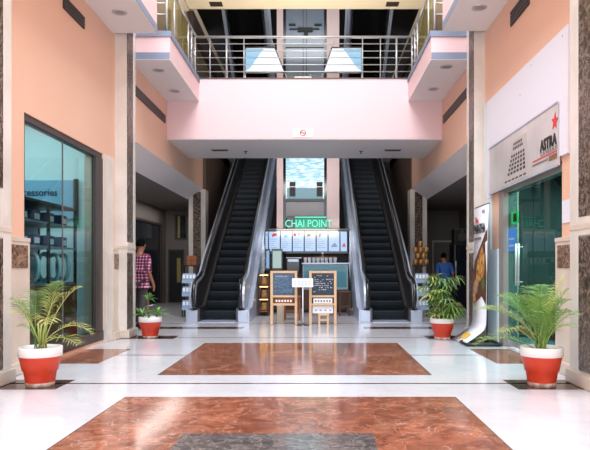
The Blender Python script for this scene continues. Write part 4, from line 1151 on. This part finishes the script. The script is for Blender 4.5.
# fan palm
loc = (2.13, 10.62, 0)
t = pot(loc, .205, .36, 'bushy lady palm in red pot before the corridor with blue-shirt person', 'potted_lady_palm')
rr = random.Random(9)
for k in range(48):
    az = rr.uniform(0, 6.28); st = rr.uniform(.12, .80); st = min(st, .34) if (az > 5.0 or az < .2) else st; el = R(rr.uniform(48, 84)) if st > .35 else R(rr.uniform(15, 55))
    if k < 9: st, el = rr.uniform(.58, .70), R(rr.uniform(76, 90))
    bs = Vector((2.13+rr.uniform(-.05, .05), 10.62+rr.uniform(-.05, .05), .32))
    tip = bs+Vector((math.cos(az)*math.cos(el)*.8, math.sin(az)*math.cos(el)*.8, math.sin(el)))*st
    tip.z = max(tip.z, .42)
    b = B(); b.tube([bs, bs.lerp(tip, .5)+Vector((0, 0, .03)), tip], .006, 5)
    nl = 9
    for q in range(nl):
        a = az+R(-105+210*q/(nl-1)); strap_leaf(b, tip, a, rr.uniform(.17, .25), R(rr.uniform(0, 35)), rr.uniform(.4, .85), .026)
    b.build('fan_leaf', rr.choice(['leaf', 'leaf_deep', 'leaf', 'leaf_yellow', 'leaf_deep']), t, fix=False)
b = B()
for k in range(6):
    a = rr.uniform(0, 6.28); b.tube([(2.13+.05*math.cos(a), 10.62+.05*math.sin(a), .3), (2.13+.09*math.cos(a), 10.62+.09*math.sin(a), .62)], .011, 6)
b.build('stem', 'cane', t)

# ------------------------------------------------------------------ people
def skin_body(name, joints, edges, radii, material, parent, root=0, sub=2):
    me = bpy.data.meshes.new(name); me.from_pydata([Vector(j) for j in joints], edges, [])
    o = bpy.data.objects.new(name, me); COL.objects.link(o)
    md = o.modifiers.new('skin', 'SKIN'); md.use_smooth_shade = True
    sv = me.skin_vertices[0].data
    for i, r_ in enumerate(radii):
        sv[i].radius = r_ if isinstance(r_, tuple) else (r_, r_)
        sv[i].use_root = (i == root)
    s2 = o.modifiers.new('sub', 'SUBSURF'); s2.levels = sub; s2.render_levels = sub
    dg = bpy.context.evaluated_depsgraph_get(); dg.update()
    m2 = bpy.data.meshes.new_from_object(o.evaluated_get(dg))
    bpy.data.objects.remove(o)
    m2.materials.clear(); m2.materials.append(MATS[material])
    for p in m2.polygons: p.use_smooth = True
    o = bpy.data.objects.new(name, m2); COL.objects.link(o); o.parent = parent
    return o
def person(loc, rz, scale, lab, shirt, trouser, step=.12, lean=0.0, nod=0.0, arm=(0.0, 0.0)):
    """Faces local -y. Height about 1.72 at scale 1."""
    t = thing('person', loc, lab, 'person')
    L_ = lambda z: -lean*max(0, z-.95)     # forward lean in -y
    J = []; Rr = []; E = []
    def j(x, y, z, r_): J.append((x, y+L_(z), z)); Rr.append(r_); return len(J)-1
    pel = j(0, 0, .95, (.15, .11)); sp = j(0, .01, 1.12, (.135, .10)); ch = j(0, 0, 1.30, (.155, .105)); nb = j(0, .01, 1.43, (.075, .07)); nk = j(0, -.01-nod*.3, 1.50, .055)
    hd = j(0, -.03-nod, 1.585-nod*.3, (.078, .09)); ht = j(0, -.025-nod*1.1, 1.66-nod*.4, (.072, .085))
    E += [(pel, sp), (sp, ch), (ch, nb), (nb, nk), (nk, hd), (hd, ht)]
    wr = {}; jt = {}
    for s in (-1, 1):
        hp = j(s*.09, 0, .88, .095); st = step*s
        kn = j(s*.10, -st*.55-.02, .49, .062); an = j(s*.10, -st+.02, .09, .04); to = j(s*.11, -st-.15, .035, (.04, .03))
        E += [(pel, hp), (hp, kn), (kn, an), (an, to)]
        sh = j(s*.175, .01, 1.39, .062); el = j(s*.225, .05+arm[0 if s < 0 else 1]*.3, 1.12, .043); w = j(s*.245, -.03-arm[0 if s < 0 else 1], .885, .028); pm = j(s*.248, -.05-arm[0 if s < 0 else 1]*1.2, .81, (.022, .038))
        E += [(ch, sh), (sh, el), (el, w), (w, pm)]
        wr[s] = (w, pm); jt[s] = (hp, kn, an, to, sh, el)
        pb = Vector(J[pm]); yb = pb.y-L_(pb.z)
        for q in range(4):
            yy = yb-.024+.016*q; ln = (.055, .068, .072, .06)[q]
            f1 = j(s*.25, yy, pb.z-.025, .009); f2 = j(s*.246, yy-.004, pb.z-.025-ln*.55, .0085); f3 = j(s*.236, yy-.006, pb.z-.025-ln, .007)
            E += [(pm, f1), (f1, f2), (f2, f3)]
        t1 = j(s*.242, yb-.042, pb.z+.02, .010); t2 = j(s*.236, yb-.058, pb.z-.02, .009); E += [(pm, t1), (t1, t2)]
    body = skin_body('body', J, E, Rr, 'skin', t, pel, 2)
    o0 = Vector((0, 0, 0))
    # clothing follows the limbs
    cj = [J[pel], J[sp], J[ch], (J[nb][0], J[nb][1], J[nb][2]-.01)]; ce = [(0, 1), (1, 2), (2, 3)]; cr = [(.195, .148), (.16, .122), (.176, .125), (.085, .078)]
    cj.insert(0, (0, L_(.86), .80)); ce = [(0, 1), (1, 2), (2, 3), (3, 4)]; cr.insert(0, (.215, .165))
    for s in (-1, 1):
        sh, el = jt[s][4], jt[s][5]; n = len(cj)
        e2 = tuple(Vector(J[el]).lerp(Vector(J[wr[s][0]]), .12))
        cj += [J[sh], tuple(Vector(J[sh]).lerp(Vector(J[el]), .55)), e2]; cr += [.076, .064, .056]
        ce += [(3, n), (n, n+1), (n+1, n+2)]
    skin_body('shirt', cj, ce, cr, shirt, t, 1, 2)
    tj = [J[pel]]; te = []; tr = [(.155, .118)]
    for s in (-1, 1):
        n = len(tj); hp, kn, an = jt[s][:3]
        tj += [J[hp], J[kn], (J[an][0], J[an][1], J[an][2]+.0)]; tr += [.108, .078, .066]; te += [(0, n), (n, n+1), (n+1, n+2)]
    skin_body('trousers', tj, te, tr, trouser, t, 0, 2)
    for s in (-1, 1):
        an, to = jt[s][2], jt[s][3]
        a = Vector(J[an]); q = Vector(J[to])
        skin_body('shoe', [(a.x, a.y+.04, .05), (a.x, a.y-.05, .05), (q.x, q.y-.02, .038)], [(0, 1), (1, 2)], [(.042, .045), (.045, .045), (.042, .034)], 'shoe', t, 1, 2)
    # head details
    hc = Vector(J[hd]).lerp(Vector(J[ht]), .5)
    bm = bmesh.new(); bmesh.ops.create_uvsphere(bm, u_segments=24, v_segments=16, radius=1)
    for v in list(bm.verts):
        pass
    bmesh.ops.delete(bm, geom=[v for v in bm.verts if v.co.z < -.45 or (v.co.y < -.45 and v.co.z < .42)], context='VERTS')
    for v in bm.verts: v.co = Vector((v.co.x*.088, v.co.y*.104, v.co.z*.118))+hc+Vector((0, .008, .028))
    b = B(); b.smooth = True; b.bm(bm); ho = b.build('hair', 'hair', None); ho.parent = t
    hy = hc.y
    for s in (-1, 1):
        bm = bmesh.new(); bmesh.ops.create_icosphere(bm, subdivisions=2, radius=.012, matrix=Matrix.Translation((s*.032, hy-.082, hc.z+.005)))
        b = B(); b.smooth = True; b.bm(bm); eo = b.build('eye', 'eye_white'); eo.parent = t
        bm = bmesh.new(); bmesh.ops.create_icosphere(bm, subdivisions=2, radius=1); 
        for v in bm.verts: v.co = Vector((v.co.x*.01+s*.084, v.co.y*.02+hy+.005, v.co.z*.032+hc.z-.005))
        b = B(); b.smooth = True; b.bm(bm); eo = b.build('ear', 'skin'); eo.parent = t
    b = B(); b.prism([(hy-.085, hc.z+.0), (hy-.112, hc.z-.035), (hy-.085, hc.z-.042)], 'x', -.012, .012); no = b.build('nose', 'skin'); no.parent = t
    b = B(); b.tube([(-.025, hy-.084, hc.z-.066), (0, hy-.091, hc.z-.064), (.025, hy-.084, hc.z-.066)], .006, 6); mo = b.build('mouth', 'shirt_check' if False else 'terracotta'); mo.parent = t
    t.rotation_euler.z = rz; t.scale = (scale,)*3
    return t
person((-3.50, 12.5, 0.0), R(165), 1.02, 'person in checked shirt and grey trousers walking away beside the window pillar', 'shirt_check', 'trouser', .13, .02, .02, (.05, -.02))
person((3.48, 17.0, 0.0), R(180), .93, 'person in plain blue shirt with bowed head in the dim corridor', 'shirt_blue', 'trouser_dark', .05, .22, .05, (.1, .1))

# ------------------------------------------------------------------ light
w = bpy.data.worlds.new('sky'); sc.world = w; w.use_nodes = True
bg = w.node_tree.nodes['Background']; bg.inputs['Color'].default_value = (.82, .90, 1.0, 1); bg.inputs['Strength'].default_value = 1.5
def area(name, loc, rot, sx, sy, e, col=(1, 1, 1)):
    l = bpy.data.lights.new(name, 'AREA'); l.shape = 'RECTANGLE'; l.size = sx; l.size_y = sy; l.energy = e; l.color = col
    o = bpy.data.objects.new(name, l); COL.objects.link(o); o.location = loc; o.rotation_euler = rot; return o
area('skylight', (-.3, 6.5, 11.5), (0, 0, 0), 5.0, 9.0, 1350, (.96, .98, 1))
area('entrance_daylight', (-.3, -1.5, 3.2), (R(80), 0, 0), 5.5, 4.5, 200, (.95, .98, 1))
area('shop_ceiling_light', (-5.0, 9.0, 3.8), (0, 0, 0), 2.0, 3.0, 62, (1, 1, .98))
area('kiosk_light', (-.25, 17.6, 2.25), (R(25), 0, 0), 1.8, .4, 48, (1, .93, .82))
area('corridor_light', (-4.5, 17, 3.15), (0, 0, 0), .6, 8, 45, (1, .95, .9))
area('corridor_light_b', (4.2, 17, 3.15), (0, 0, 0), .6, 6, 8, (1, .95, .9))
area('upper_light', (-.3, 21, 10.9), (0, 0, 0), 4, 4, 160, (1, .96, .92))
area('soffit_fill', (-.25, 15.3, 5.32), (R(180), 0, 0), 5.0, 1.6, 110, (1, .92, .8))  # unseen fill, added behind the parapet to brighten the cream soffit
area('lift_fill', (-.3, 16.6, 3.9), (R(75), 0, 0), 2.0, .4, 28, (1, .95, .95))  # added fill with no fixture, brightens the pink lift columns
area('door_shop_light', (4.2, 8.8, 2.7), (0, 0, 0), 1.0, 2.0, 190, (.8, 1, .98))

# ------------------------------------------------------------------ camera
cd = bpy.data.cameras.new('camera'); cam = bpy.data.objects.new('camera', cd); COL.objects.link(cam)
cam.location = (0, 0, 1.2); cam.rotation_euler = (R(90), 0, 0)
cd.sensor_fit = 'HORIZONTAL'; cd.sensor_width = 36; cd.lens = 36*630/590
cd.shift_x = -(316-295)/590; cd.shift_y = (268-225)/590
cd.clip_start = .05; cd.clip_end = 200
sc.camera = cam
sc.view_settings.view_transform = 'Standard'; sc.view_settings.look = 'None'; sc.view_settings.gamma = 1
sc.view_settings.use_curve_mapping = False; sc.view_settings.exposure = 0.22
sc.cycles.max_bounces = 8; sc.cycles.diffuse_bounces = 4; sc.cycles.glossy_bounces = 4; sc.cycles.transparent_max_bounces = 12
sc.cycles.caustics_reflective = False; sc.cycles.caustics_refractive = False; sc.cycles.sample_clamp_indirect = 6
